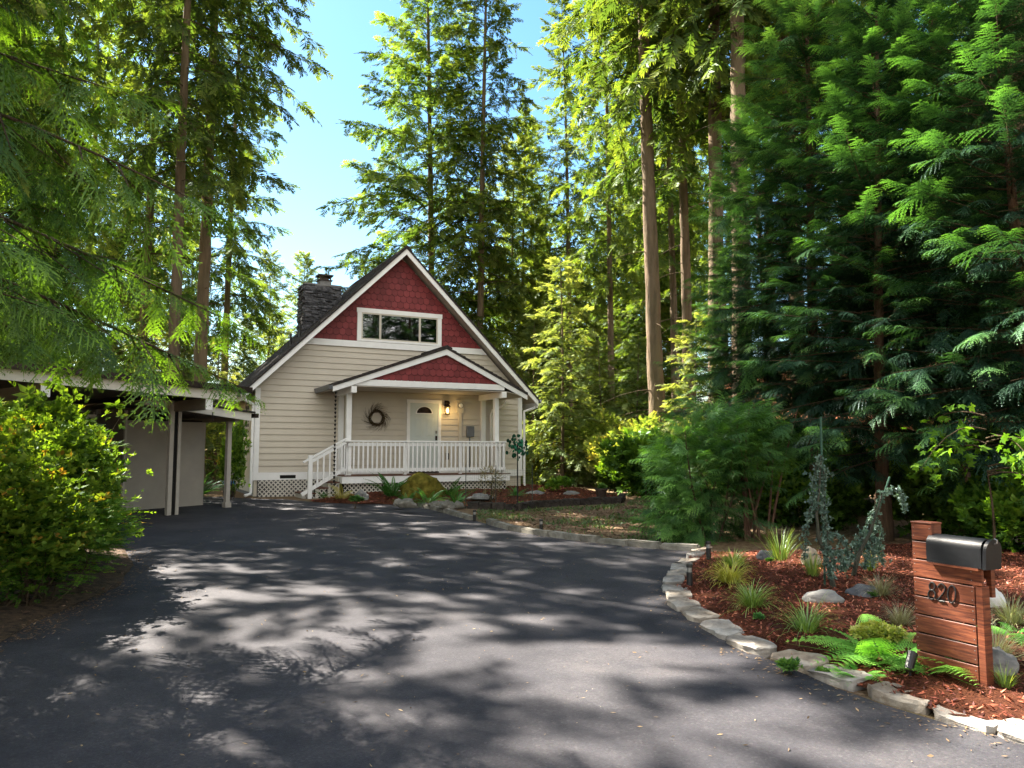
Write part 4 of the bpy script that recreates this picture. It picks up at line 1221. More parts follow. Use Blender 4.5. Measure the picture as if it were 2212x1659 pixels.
FS = [fir_spray(1), fir_spray(2), fir_spray(3, 8)]
CS = [cedar_spray(4), cedar_spray(5, 7), cedar_spray(6, 9, 5)]
CSL = [cedar_spray(7, 8, 4), cedar_spray(8, 7, 5)]

# ------------------------------------------------------------------ broadleaf helpers
def leaf_shape(n=3, w=.2, fold=.05, curl=-.15):
    """one leaf as n quads along x, length 1"""
    V, T = [], []
    xs = np.linspace(0, 1, n + 1)
    wd = lambda x: w * math.sin(math.pi * min(1, max(.0, x)) ** .8) + .004
    for i in range(n):
        a, b = xs[i], xs[i + 1]
        for s in (1,):
            V += [(a, -wd(a), fold * (a > 0) + curl * a * a), (b, -wd(b), fold * (b < 1) + curl * b * b), (b, wd(b), fold * (b < 1) + curl * b * b), (a, wd(a), fold * (a > 0) + curl * a * a)]
            T += [a * .15] * 4
    return np.array(V, float), np.array(T)
LEAF2 = leaf_shape(2, .22, 0, -.2)
LEAF1 = (np.array([(0, 0, 0), (.5, -.26, -.03), (1, 0, -.15), (.5, .26, -.03)], float), np.array([0, .08, .12, .08]))

def rosette(seed, n=9, lf=LEAF2, tilt=.35):
    r = np.random.default_rng(seed)
    a = np.arange(n) * 2.4 + r.normal(0, .2, n); e = r.uniform(-.25, .9, n) * tilt * 2
    X = np.stack([np.cos(a) * np.cos(e), np.sin(a) * np.cos(e), np.sin(e)], 1)
    return place(lf, np.zeros((n, 3)), X, r.uniform(.7, 1.15, n), rng=r, roll=.15, tadd=r.uniform(0, .3, n))
ROS = [rosette(1), rosette(2, 8), rosette(3, 10)]
ROSN = [rosette(4, 7, LEAF1, .5), rosette(5, 9, LEAF1, .5)]

def flat_twig(seed, n=7, w=.30):
    """alternate small leaves along a flat twig (huckleberry / hemlock like)"""
    r = np.random.default_rng(seed); V, T = [], []
    for i in range(n):
        x = .08 + .92 * i / n
        for s in (-1, 1):
            a = R(r.uniform(40, 70)) * s; l = w * r.uniform(.7, 1.1) * (1 - .4 * x)
            d = np.array([math.cos(a), math.sin(a), r.uniform(-.3, .1)]); sd = np.array([-math.sin(a), math.cos(a), r.uniform(-.3, .3)])
            V += kite((x, 0, -.12 * x * x), d, l, l * .26, sd); c = r.uniform(0, .25) + .15 * x; T += [c, c + .05, c + .1, c + .05]
    return np.array(V, float), np.array(T)
FT = [flat_twig(1), flat_twig(2, 8), flat_twig(3, 6)]

def shrub(name, rx, ry, rz, n, protos, size, leafmat, seed, stems=6, stemr=.02, shell=.55, up=.35, tmid=.45, tvar=.2, ground=.0, lobes=5, stemmat=None, flat=0.0, sun=(-.7, .2, .6), zlo=.30, jit=.0):
    """leafy bush: clumps filling several overlapping lobes, with stems"""
    r = np.random.default_rng(seed)
    C = np.concatenate([np.array([[0, 0, rz * .5]]), np.stack([r.uniform(-.6, .6, lobes) * rx, r.uniform(-.6, .6, lobes) * ry, r.uniform(zlo, .82, lobes) * rz], 1)])
    Q = np.concatenate([np.array([[.78, .78, .5]]), r.uniform(.36, .6, (lobes, 1)) * np.array([[1, 1, .62]])]) * np.array([[rx, ry, rz]])
    k = r.integers(0, len(C), n * 2)
    d = nrm(r.normal(0, 1, (n * 2, 3)))
    rad = shell + (1 - shell) * r.random(n * 2) ** .5
    P = C[k] + d * Q[k] * (rad * r.uniform(.9, 1.12, n * 2))[:, None]
    P = P + r.normal(0, 1, P.shape) * jit * (r.random((len(P), 1)) ** 3)
    P = P[P[:, 2] > ground * rz + .03]; d = d[:len(P)]
    P = P[:n]
    dd = nrm((P - np.array([0, 0, rz * .45])) / np.array([rx, ry, rz]))
    X = dd + r.normal(0, .45, P.shape) + np.array([0, 0, up])
    if flat: X[:, 2] = X[:, 2] * (1 - flat) - .08 * flat
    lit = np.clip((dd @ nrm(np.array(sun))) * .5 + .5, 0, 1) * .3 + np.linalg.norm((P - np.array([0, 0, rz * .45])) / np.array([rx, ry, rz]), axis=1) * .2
    V, T = [], []
    idx = r.integers(0, len(protos), len(P))
    for j, s in enumerate(protos):
        mk = idx == j
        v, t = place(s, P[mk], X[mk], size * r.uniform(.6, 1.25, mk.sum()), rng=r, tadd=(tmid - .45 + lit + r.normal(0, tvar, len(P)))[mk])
        V.append(v); T.append(t)
    V, T = np.concatenate(V), np.concatenate(T)
    F = np.arange(len(V)).reshape(-1, 4)
    lm = np_mesh(name + '_foliage', V, F, leafmat, tint=T)
    paths = []
    for i in range(stems):
        a = r.uniform(0, 6.28); e = P[r.integers(0, len(P))]
        b = np.array([math.cos(a) * rx * .15, math.sin(a) * ry * .15, -.1]); t = np.linspace(0, 1, 6)[:, None]
        m = (b + e) / 2 + r.normal(0, .12 * rx, 3)
        pts = b * (1 - t) ** 2 + 2 * m * t * (1 - t) + e * t * t
        paths.append((pts, stemr * (1 - .8 * t[:, 0])))
    v, f = tubes_np(paths, 5)
    return np_mesh(name + '_stems', v, f, stemmat or M['twig'], smooth=True), lm

def bush(name, meshes, loc, rz, s, label, group=None, cat='shrub', parts=('stems', 'foliage')):
    o = empty(name, loc, rz, label, cat, group); o.scale = s if hasattr(s, '__len__') else (s, s, s)
    link(parts[0], meshes[0], o); link(parts[1], meshes[1], o)
    return o

def tuft_mesh(name, n, L, w, mat, seed, spread=1.0, base=.06, arch=1.0):
    r = np.random.default_rng(seed); seg = 5
    a = r.uniform(0, 6.28, n); lean = np.abs(r.normal(0, .42, n)) * spread + .08; l = L * r.uniform(.55, 1.15, n)
    b = np.stack([np.cos(a), np.sin(a), np.zeros(n)], 1)
    p0 = b * (base * np.sqrt(r.random(n)))[:, None]
    t = np.linspace(0, 1, seg + 1)
    th = lean[:, None] + arch * t[None, :] ** 1.5 * r.uniform(.5, 1.5, n)[:, None]
    dx = np.cumsum(np.sin(th), 1) / (seg + 1); dz = np.cumsum(np.cos(th), 1) / (seg + 1)
    tw = r.normal(0, .25, n)
    dirs = np.stack([np.cos(a + tw), np.sin(a + tw), np.zeros(n)], 1)
    C = p0[:, None, :] + l[:, None, None] * (dx[..., None] * dirs[:, None, :] + dz[..., None] * np.array([0, 0, 1.0]))
    s = np.stack([-np.sin(a), np.cos(a), np.zeros(n)], 1)[:, None, :] * (w * (1 - .92 * t ** 1.6))[None, :, None]
    A, B = C - s, C + s
    V = np.stack([A[:, :-1], B[:, :-1], B[:, 1:], A[:, 1:]], 2).reshape(-1, 3)
    T = (np.clip(r.normal(.42, .16, n), 0, 1)[:, None, None] + .3 * (t[None, :-1, None] - .3) + np.zeros((1, 1, 4))).reshape(-1)
    return np_mesh(name, V, np.arange(len(V)).reshape(-1, 4), mat, tint=np.clip(T, 0, 1))

def frond_proto(seed, n=20, wide=.16, tri=False, droop=.25):
    """a fern frond of length 1 along x"""
    r = np.random.default_rng(seed); V, T = [], []
    for i in range(n):
        x = .10 + .9 * i / n
        L = wide * ((1 - x) ** .55 * min(1, .35 + x * 3)) * r.uniform(.9, 1.1) if not tri else wide * (1 - x) ** .9 * 1.1 + .01
        z = .30 * x - (droop + .3) * x * x
        for s in (-1, 1):
            if not tri:
                a = R(72) * s; d = np.array([math.cos(a), math.sin(a), -.2]); sd = np.array([-math.sin(a), math.cos(a), 0])
                V += kite((x, 0, z), d, L, .018, sd); T += [.3, .4, .6, .4]
            else:
                a = R(66) * s
                for k in range(6):
                    t = (k + .3) / 6
                    bx, by = x + math.cos(a) * L * t, math.sin(a) * L * t
                    for q in (-1, 1):
                        b = a + q * R(52); ll = L * .30 * (1 - t * .8) + .008
                        d = np.array([math.cos(b), math.sin(b), -.3]); sd = np.array([-math.sin(b), math.cos(b), 0])
                        V += kite((bx, by, z - .25 * abs(by)), d, ll, ll * .24, sd); c = .3 + .3 * t + .25 * x; T += [c, c, c + .1, c]
                d = np.array([math.cos(a), math.sin(a), -.25]); sd = np.array([-math.sin(a), math.cos(a), 0])
                V += kite((x, 0, z), d, L, .006, sd); T += [.4] * 4
    V += kite((0, 0, 0), (1, 0, -droop), 1.0, .008, (0, 1, 0)); T += [.2, .3, .4, .3]
    return np.array(V, float), np.array(T)
FR = [frond_proto(1), frond_proto(2, 22)]
FB = [frond_proto(3, 11, .34, True, .25), frond_proto(4, 12, .36, True, .35)]

def fern_mesh(name, n, L, mat, seed, protos=FR, e=(.35, 1.1), base=.05):
    r = np.random.default_rng(seed)
    a = np.arange(n) * 2.4 + r.normal(0, .3, n); el = r.uniform(*e, n)
    X = np.stack([np.cos(a) * np.cos(el), np.sin(a) * np.cos(el), np.sin(el)], 1)
    P = np.stack([np.cos(a) * base, np.sin(a) * base, np.full(n, .02)], 1)
    V, T = [], []
    idx = r.integers(0, len(protos), n)
    for k, s in enumerate(protos):
        mk = idx == k
        if mk.any():
            v, t = place(s, P[mk], X[mk], L * r.uniform(.65, 1.15, mk.sum()), rng=r, roll=.12, tadd=r.normal(0, .14, mk.sum()))
            V.append(v); T.append(t)
    V, T = np.concatenate(V), np.concatenate(T)
    return np_mesh(name, V, np.arange(len(V)).reshape(-1, 4), mat, tint=T)
# ------------------------------------------------------------------ trees
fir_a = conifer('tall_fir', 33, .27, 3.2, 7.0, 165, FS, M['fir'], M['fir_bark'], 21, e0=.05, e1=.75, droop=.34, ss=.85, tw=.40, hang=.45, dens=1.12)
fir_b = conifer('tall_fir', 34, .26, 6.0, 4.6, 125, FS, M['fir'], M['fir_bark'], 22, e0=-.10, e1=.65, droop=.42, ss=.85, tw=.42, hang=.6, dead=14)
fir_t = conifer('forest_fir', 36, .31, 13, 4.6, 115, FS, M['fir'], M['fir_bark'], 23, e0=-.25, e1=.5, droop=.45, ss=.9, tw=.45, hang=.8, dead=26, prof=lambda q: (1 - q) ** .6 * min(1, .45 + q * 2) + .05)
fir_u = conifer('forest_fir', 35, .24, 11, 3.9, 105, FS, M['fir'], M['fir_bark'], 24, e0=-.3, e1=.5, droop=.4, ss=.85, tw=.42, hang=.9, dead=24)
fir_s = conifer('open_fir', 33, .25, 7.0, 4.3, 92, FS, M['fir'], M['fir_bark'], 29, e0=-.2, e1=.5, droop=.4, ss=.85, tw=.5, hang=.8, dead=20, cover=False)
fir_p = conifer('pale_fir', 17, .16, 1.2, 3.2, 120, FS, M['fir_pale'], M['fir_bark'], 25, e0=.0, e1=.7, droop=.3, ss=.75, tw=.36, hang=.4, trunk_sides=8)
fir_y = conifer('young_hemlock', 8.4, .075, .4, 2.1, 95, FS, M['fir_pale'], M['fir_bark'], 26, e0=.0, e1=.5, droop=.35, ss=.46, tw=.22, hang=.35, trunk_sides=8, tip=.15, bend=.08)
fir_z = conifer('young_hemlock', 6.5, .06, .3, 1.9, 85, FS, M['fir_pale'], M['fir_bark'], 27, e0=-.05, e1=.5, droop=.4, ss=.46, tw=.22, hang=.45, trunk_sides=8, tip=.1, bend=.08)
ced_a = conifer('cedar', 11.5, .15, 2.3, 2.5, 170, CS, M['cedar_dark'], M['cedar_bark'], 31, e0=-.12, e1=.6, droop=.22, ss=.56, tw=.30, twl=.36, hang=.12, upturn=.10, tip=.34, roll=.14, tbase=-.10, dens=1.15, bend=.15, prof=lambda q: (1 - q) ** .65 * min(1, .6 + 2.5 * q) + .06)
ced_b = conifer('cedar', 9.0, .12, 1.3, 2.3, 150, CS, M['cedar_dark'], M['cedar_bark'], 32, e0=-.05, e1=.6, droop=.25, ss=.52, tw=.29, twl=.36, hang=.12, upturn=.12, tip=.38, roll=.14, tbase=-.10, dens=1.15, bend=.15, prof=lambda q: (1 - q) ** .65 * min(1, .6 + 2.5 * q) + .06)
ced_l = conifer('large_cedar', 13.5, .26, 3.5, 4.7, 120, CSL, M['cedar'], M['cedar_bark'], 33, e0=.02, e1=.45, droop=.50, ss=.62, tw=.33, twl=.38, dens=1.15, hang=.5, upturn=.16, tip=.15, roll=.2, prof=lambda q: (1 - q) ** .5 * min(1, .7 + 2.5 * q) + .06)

def put(kind, px, Y, rz, s, label, group=None, lean=(0, 0), sz=None, proto={}, cat='tree', dx=0):
    p = at(px, Y) - Vector((0, 0, .1)); p.x += dx
    key = kind[2]
    if key not in proto:
        o = tree(kind[3], kind[:2], p, rz, s, label, group, cat, lean, sz); proto[key] = o
    else:
        o = copy_tree(proto[key]); o.location = p; o.rotation_euler = (lean[0], lean[1], rz); o.scale = (s, s, sz or s)
        for kk in ('label', 'group'):
            if kk in o: del o[kk]
        tag(o, label, cat, group)
    return o
FA, FB_, FT_, FU, FP = fir_a + ('a', 'fir_tree'), fir_b + ('b', 'fir_tree'), fir_t + ('t', 'fir_tree'), fir_u + ('u', 'fir_tree'), fir_p + ('p', 'fir_tree')
FS_ = fir_s + ('s', 'fir_tree')
FY, FZ = fir_y + ('y', 'hemlock_tree'), fir_z + ('z', 'hemlock_tree')
CA_, CB_, CL_ = ced_a + ('ca', 'cedar_tree'), ced_b + ('cb', 'cedar_tree'), ced_l + ('cl', 'cedar_tree')

# behind the house
put(FA, 932, 40, .4, 1.0, 'tallest dark fir rising directly behind the red gable peak', lean=(0, -.005))
put(FB_, 1036, 38, 1.9, .92, 'fir with part-lit trunk just right of the gable peak', 'firs behind the house')
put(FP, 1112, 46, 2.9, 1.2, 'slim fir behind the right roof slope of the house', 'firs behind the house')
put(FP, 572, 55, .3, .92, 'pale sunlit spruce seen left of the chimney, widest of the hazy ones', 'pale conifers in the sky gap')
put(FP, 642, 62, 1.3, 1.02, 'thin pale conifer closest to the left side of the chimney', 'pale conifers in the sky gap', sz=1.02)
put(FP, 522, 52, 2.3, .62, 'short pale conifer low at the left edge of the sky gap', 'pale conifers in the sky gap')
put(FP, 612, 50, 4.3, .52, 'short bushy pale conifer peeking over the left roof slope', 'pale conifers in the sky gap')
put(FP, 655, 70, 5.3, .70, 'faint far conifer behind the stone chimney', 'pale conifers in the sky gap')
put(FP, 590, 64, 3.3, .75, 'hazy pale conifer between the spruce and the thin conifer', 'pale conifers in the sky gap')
# left side
put(FU, 372, 25, .9, .95, 'fir with thick dark trunk standing behind the carport roof')
put(FT_, 428, 29, 2.2, .95, 'tall fir whose branches reach furthest right into the open sky on the left')
put(FB_, 300, 33, 3.1, .95, 'full fir behind the carport, left of the thick dark trunk')
put(FU, 92, 27, 4.0, .85, 'fir with a slender bare trunk near the left edge of the picture')
put(FB_, 180, 38, 5.0, .9, 'fir standing far back over the middle of the carport roof')
put(FA, -20, 36, 1.0, .8, 'fir at the far left edge behind the cedar boughs')
put(CL_, -854, 5.0, 2.1, .88, 'big cedar with its lacy boughs hanging over the left foreground shrubs', 'overhanging cedars on the left')
put(CL_, -1718, 6.0, 2.6, 1.0, 'big cedar with its drooping boughs hanging over the carport roof', 'overhanging cedars on the left')
put(CL_, 0, 20.5, 4.4, 1.05, 'big cedar filling the upper left corner behind the nearer boughs', 'overhanging cedars on the left', dx=-1.2)
put(FU, -99, 18.6, 5.8, .84, 'fir close behind the left end of the carport', 'firs behind the carport end')
put(FS_, -640, 16.5, .8, .95, 'fir close behind the left end of the carport', 'firs behind the carport end')
put(FU, -55, 22, .8, .9, 'fir close behind the left end of the carport', 'firs behind the carport end')

put(FS_, -900, 13, 2.8, 1.0, 'tall fir beyond the left edge shading the driveway', 'shade trees left of the drive')
# right-hand tall trunks
put(FT_, 1424, 25, .2, 1.0, 'tall bare-trunked fir nearest the lawn, its trunk rising from behind the cedar shrub', lean=(0, -.018))
put(FU, 1490, 28, 1.2, 1.0, 'thin-trunked fir directly right of the tall lawn-side fir', lean=(0, -.01))
put(FT_, 1546, 24.5, 2.4, 1.02, 'tall fir with dark straight trunk, middle one of the right-hand group', lean=(0, -.01))
put(FT_, 1602, 20.5, 3.9, 1.0, 'thick reddish-trunked fir rising above the left end of the dark cedars', lean=(0, -.022))
put(FU, 1672, 31, 5.0, 1.0, 'slender fir showing between the thick reddish trunk and the cedar tops')
put(FT_, 1735, 25, 5.7, 1.0, 'fir whose pale bare trunk stands over the cedar tops at the picture top', lean=(0, -.008))
put(FU, 1845, 27, .7, 1.0, 'fir partly hidden behind the tops of the dark cedars')
put(FT_, 2235, 17, 1.4, 1.0, 'fir with its trunk at the top right corner of the picture')
put(FU, 1460, 36, 2.0, .95, 'stout fir trunk set back between the two lawn-side firs')
put(FU, 1320, 40, 3.3, .9, 'tall fir with loose drooping crown behind the pale young hemlock', 'mid-distance firs right of the house')
put(FB_, 1230, 44, 4.2, .85, 'tall fir with full crown standing left of the loose drooping crown', 'mid-distance firs right of the house')
# young bright hemlocks in the clearing
put(FY, 1214, 28, .5, 1.0, 'pale green young hemlock standing alone right of the house', 'young hemlocks in the clearing')
put(FZ, 1300, 33, 1.5, .95, 'shorter young hemlock to the right of the pale lone hemlock', 'young hemlocks in the clearing')
put(FY, 1152, 35, 2.5, .9, 'young hemlock right beside the house wall', 'young hemlocks in the clearing')
put(FZ, 1375, 30, 3.5, .9, 'young hemlock close left of the tall lawn-side trunk', 'young hemlocks in the clearing')
put(FZ, 1500, 23, 4.5, .85, 'young hemlock among the tall trunks behind the cedar shrub', 'young hemlocks in the clearing')
put(FY, 470, 36, 5.5, .8, 'young hemlock behind the carport, beside the house side wall', 'young hemlocks behind the carport')
put(FZ, 395, 30, .2, .9, 'young hemlock behind the carport at the thick dark trunk', 'young hemlocks behind the carport')
put(FY, 235, 28, 1.1, .9, 'young hemlock over the middle of the carport roof', 'young hemlocks behind the carport')
put(FZ, 60, 25, 2.1, 1.0, 'young hemlock over the left part of the carport roof', 'young hemlocks behind the carport')
# dark cedars on the right
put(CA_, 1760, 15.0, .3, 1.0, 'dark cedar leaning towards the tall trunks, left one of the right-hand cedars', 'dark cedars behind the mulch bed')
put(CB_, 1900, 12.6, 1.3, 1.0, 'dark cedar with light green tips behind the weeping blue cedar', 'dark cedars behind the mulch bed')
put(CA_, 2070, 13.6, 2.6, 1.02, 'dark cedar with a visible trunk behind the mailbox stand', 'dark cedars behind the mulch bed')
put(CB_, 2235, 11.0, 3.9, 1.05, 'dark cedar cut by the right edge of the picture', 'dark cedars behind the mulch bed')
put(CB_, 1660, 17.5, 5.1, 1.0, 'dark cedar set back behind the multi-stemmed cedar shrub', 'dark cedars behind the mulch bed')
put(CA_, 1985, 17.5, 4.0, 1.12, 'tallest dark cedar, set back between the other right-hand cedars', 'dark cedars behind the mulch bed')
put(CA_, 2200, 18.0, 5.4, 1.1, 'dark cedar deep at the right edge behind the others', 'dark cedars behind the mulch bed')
put(CA_, 1590, 22.0, 2.0, .62, 'smallest dark cedar between the tall trunks', 'dark cedars behind the mulch bed')
# far stand
rr = random.Random(5)
for i in range(32):
    left = i % 3 == 0
    Y = rr.uniform(42, 85)
    px = rr.uniform(-260, 500) if left else rr.uniform(1380, 2450)
    k = rr.choice([FB_, FU, FT_, FP, FP, FP])
    s = rr.uniform(.7, 1.0)
    if k is FP: s = rr.uniform(.7, 1.3)
    put(k, px, Y, rr.uniform(0, 6.28), s, 'conifer of the distant stand behind the carport' if left else 'conifer of the distant stand behind the tall trunks on the right',
        'distant stand behind the carport' if left else 'distant stand on the right')
for i in range(16):
    Y = rr.uniform(46, 80); px = 1125 + i * 19 + rr.uniform(-12, 12); k = rr.choice([FP, FP, FB_, FP, FA])
    put(k, px, Y, rr.uniform(0, 6.28), rr.uniform(.8, 1.25) if k is FP else rr.uniform(.6, .85), 'conifer of the distant hazy stand directly right of the house', 'distant stand right of the house')
# trees across the road that the upper window mirrors
for i, (x, y, k, s) in enumerate(((29.8, -2.2, FA, .62), (22.0, -9.9, FB_, .66), (38, 4, FA, .8))):
    o = put(k, 1106, 5, i * 1.7, s, 'fir across the street that is mirrored in the upper window', 'firs mirrored in the upper window'); o.location = (x, y, -.6)
# ------------------------------------------------------------------ shrubs
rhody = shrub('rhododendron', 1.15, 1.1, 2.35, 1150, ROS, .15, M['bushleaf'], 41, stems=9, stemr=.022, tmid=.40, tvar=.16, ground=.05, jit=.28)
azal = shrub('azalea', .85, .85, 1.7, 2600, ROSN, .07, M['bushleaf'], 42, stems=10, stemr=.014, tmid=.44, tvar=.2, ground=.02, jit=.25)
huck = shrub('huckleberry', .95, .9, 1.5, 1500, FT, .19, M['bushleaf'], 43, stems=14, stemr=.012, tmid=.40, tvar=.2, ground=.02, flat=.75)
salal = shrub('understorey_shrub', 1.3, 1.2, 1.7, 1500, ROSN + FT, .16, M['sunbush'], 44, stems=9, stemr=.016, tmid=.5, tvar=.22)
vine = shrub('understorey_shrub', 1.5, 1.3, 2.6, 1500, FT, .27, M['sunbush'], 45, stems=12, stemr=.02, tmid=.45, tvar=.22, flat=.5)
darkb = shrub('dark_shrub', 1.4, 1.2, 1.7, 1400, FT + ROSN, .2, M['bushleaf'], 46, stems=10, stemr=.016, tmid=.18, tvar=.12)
def putb(kind, p, rz, s, label, group=None, cat='shrub', proto={}):
    key = kind[2]
    p = Vector(p)
    if key not in proto:
        o = proto[key] = bush(kind[3], kind[:2], p, rz, s, label, group, cat)
    else:
        o = copy_tree(proto[key]); o.location = p; o.rotation_euler = (0, 0, rz); o.scale = s if hasattr(s, '__len__') else (s, s, s)
        for kk in ('label', 'group'):
            if kk in o: del o[kk]
        tag(o, label, cat, group)
    return o
RH, AZ, HU, SA, VI, DK = rhody + ('r', 'rhododendron'), azal + ('az', 'azalea'), huck + ('h', 'huckleberry_bush'), salal + ('s', 'understorey_shrub'), vine + ('v', 'understorey_shrub'), darkb + ('d', 'dark_shrub')
lz = .10
def L(px, Y): p = at(px, Y); p.z += lz; return p
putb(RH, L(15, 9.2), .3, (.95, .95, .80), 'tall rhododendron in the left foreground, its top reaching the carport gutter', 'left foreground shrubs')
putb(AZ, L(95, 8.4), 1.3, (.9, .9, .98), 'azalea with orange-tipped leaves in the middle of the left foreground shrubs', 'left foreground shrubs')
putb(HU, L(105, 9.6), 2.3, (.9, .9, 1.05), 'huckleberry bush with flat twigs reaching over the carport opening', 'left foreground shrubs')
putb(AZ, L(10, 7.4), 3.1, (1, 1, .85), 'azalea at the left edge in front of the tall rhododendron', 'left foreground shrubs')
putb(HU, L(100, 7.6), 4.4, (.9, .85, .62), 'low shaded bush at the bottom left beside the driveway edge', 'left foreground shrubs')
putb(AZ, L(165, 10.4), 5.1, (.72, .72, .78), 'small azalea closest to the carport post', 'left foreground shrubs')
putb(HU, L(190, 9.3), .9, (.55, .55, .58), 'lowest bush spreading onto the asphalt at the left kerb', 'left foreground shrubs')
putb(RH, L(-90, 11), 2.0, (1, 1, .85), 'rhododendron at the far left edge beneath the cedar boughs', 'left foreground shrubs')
# by the house corner
p = H2W(-.75, -1.1); putb(RH, p, 1.2, (.34, .34, .9), 'slim rhododendron with bare stems at the left corner of the house')
# sunlit understorey right of the house and in the woods
rs_ = random.Random(9)
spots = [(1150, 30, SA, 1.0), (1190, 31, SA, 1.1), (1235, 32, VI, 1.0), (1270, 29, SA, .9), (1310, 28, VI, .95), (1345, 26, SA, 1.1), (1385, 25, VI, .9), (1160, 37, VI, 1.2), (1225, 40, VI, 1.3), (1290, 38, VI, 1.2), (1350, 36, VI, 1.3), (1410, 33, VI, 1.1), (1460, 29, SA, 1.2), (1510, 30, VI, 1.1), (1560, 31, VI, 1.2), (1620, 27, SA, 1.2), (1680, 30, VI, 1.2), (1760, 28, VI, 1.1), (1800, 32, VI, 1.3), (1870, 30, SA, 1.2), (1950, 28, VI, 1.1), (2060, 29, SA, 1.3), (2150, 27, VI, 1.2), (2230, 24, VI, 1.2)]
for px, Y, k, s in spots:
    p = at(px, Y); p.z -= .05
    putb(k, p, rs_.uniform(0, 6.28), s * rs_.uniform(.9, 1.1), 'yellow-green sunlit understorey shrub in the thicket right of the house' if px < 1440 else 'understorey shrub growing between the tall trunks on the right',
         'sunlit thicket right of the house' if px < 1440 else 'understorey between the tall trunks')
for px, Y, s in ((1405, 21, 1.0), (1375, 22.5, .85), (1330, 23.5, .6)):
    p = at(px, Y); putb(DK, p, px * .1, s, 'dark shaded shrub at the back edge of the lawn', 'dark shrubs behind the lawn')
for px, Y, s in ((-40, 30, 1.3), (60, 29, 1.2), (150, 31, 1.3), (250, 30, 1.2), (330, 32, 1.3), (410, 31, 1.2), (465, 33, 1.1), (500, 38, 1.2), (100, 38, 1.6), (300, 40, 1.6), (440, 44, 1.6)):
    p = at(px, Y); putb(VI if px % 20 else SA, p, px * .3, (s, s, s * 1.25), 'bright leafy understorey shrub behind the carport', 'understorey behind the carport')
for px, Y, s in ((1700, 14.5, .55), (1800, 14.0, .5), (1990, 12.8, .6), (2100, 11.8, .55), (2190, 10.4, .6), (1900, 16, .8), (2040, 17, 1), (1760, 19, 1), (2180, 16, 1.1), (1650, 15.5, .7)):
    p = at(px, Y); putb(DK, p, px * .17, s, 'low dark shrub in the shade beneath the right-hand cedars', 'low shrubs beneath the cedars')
# multi-stemmed cedar shrub beside the lawn
hs = shrub('cedar_shrub', 1.15, 1.0, 1.95, 1600, [cedar_spray(51, 8, 5), cedar_spray(52, 7, 5)], .36, leaf('shrub_sprays', [(0, (.020, .055, .026)), (.5, (.045, .12, .035)), (.85, (.09, .21, .045)), (1, (.16, .32, .06))], .34, (1.3, 1.5, .4), .45, .03), 47, stems=12, stemr=.022, flat=.55, tmid=.34, tvar=.14, lobes=9, shell=.35, ground=.0, zlo=.12)
o = bush('cedar_shrub', hs, at(1530, 12.6), .4, (1, 1, 1), 'dense green cedar shrub with bare reddish stems between lawn and mulch bed', None, 'shrub')
ms = []
for k in range(9):
    r_ = random.Random(k); b = at(1640 + 14 * k + r_.uniform(-10, 10), 12.0) - o.location
    t = np.linspace(0, 1, 7)[:, None]
    e = np.array([b.x + r_.uniform(-.5, .35), r_.uniform(-.3, .6), 1.9 + r_.random() * .4]); b0 = np.array([.55 + .09 * k * .5, -.25 + r_.uniform(-.1, .25), -.05]); m_ = (b0 + e) / 2 + np.array([r_.uniform(-.2, .2), 0, 0])
    ms.append((b0 * (1 - t) ** 2 + 2 * m_ * t * (1 - t) + e * t * t, .024 * (1 - .6 * t[:, 0])))
v, f = tubes_np(ms, 6)
link('bare_stems', np_mesh('bare_stems', v, f, bark('red_stem', (.19, .10, .075), (.08, .045, .035), 20), smooth=True), o)
hs2 = shrub('cedar_bough', .55, .5, .5, 90, [cedar_spray(53, 8, 5)], .40, bpy.data.materials['shrub_sprays'], 48, stems=4, stemr=.012, flat=.7, tmid=.7, tvar=.12, lobes=3)
o2 = link('upper_foliage', hs2[1], o); o2.location = (1.05, -.1, 1.45)

# small maple by the mailbox
def maple_leaf():
    V, T = [], []
    for a, l in ((0, 1), (52, .82), (-52, .82), (105, .5), (-105, .5)):
        d = np.array([math.cos(R(a)), math.sin(R(a)), -.18]); sd = np.array([-math.sin(R(a)), math.cos(R(a)), 0])
        V += kite((0, 0, 0), d, l, .23 * l, sd); T += [.1, .15, .2, .15]
    return np.array(V, float), np.array(T)
mr_ = np.random.default_rng(61)
mp0 = at(2128, 10.0)
mt_ = empty('maple_tree', mp0, 0, 'young maple with bright green lobed leaves behind the mailbox', 'tree')
paths = []; P = []
for k in range(11):
    a = mr_.uniform(0, 6.28) if k else 3.3; L_ = mr_.uniform(.7, 1.35); t = np.linspace(0, 1, 6)
    z0 = mr_.uniform(1.0, 2.0)
    pts = np.stack([np.cos(a) * L_ * t, np.sin(a) * L_ * t * .7, z0 + .35 * t - .9 * t * t * mr_.uniform(.5, 1.2)], 1)
    paths.append((pts, .012 * (1 - .8 * t)))
    for q in range(30):
        i = mr_.uniform(.25, 1); c = np.array([np.interp(i, t, pts[:, j]) for j in range(3)])
        P.append(c + mr_.normal(0, .11, 3) - np.array([0, 0, .05]))
t = np.linspace(0, 1, 8); paths.append((np.stack([.05 * np.sin(t * 3),   .03 * t, -.1 + 1.35 * t], 1), .028 * (1 - .75 * t)))
v, f = tubes_np(paths, 7); link('trunk', np_mesh('maple_trunk', v, f, M['twig'], smooth=True), mt_)
P = np.array(P); X = mr_.normal(0, 1, P.shape) + np.array([0, -.2, -.35])
v, tt = place(maple_leaf(), P, X, mr_.uniform(.08, .14, len(P)), rng=mr_, roll=.5, tadd=mr_.normal(.35, .22, len(P)))
link('crown', np_mesh('maple_crown', v, np.arange(len(v)).reshape(-1, 4), M['maple'], tint=tt), mt_)

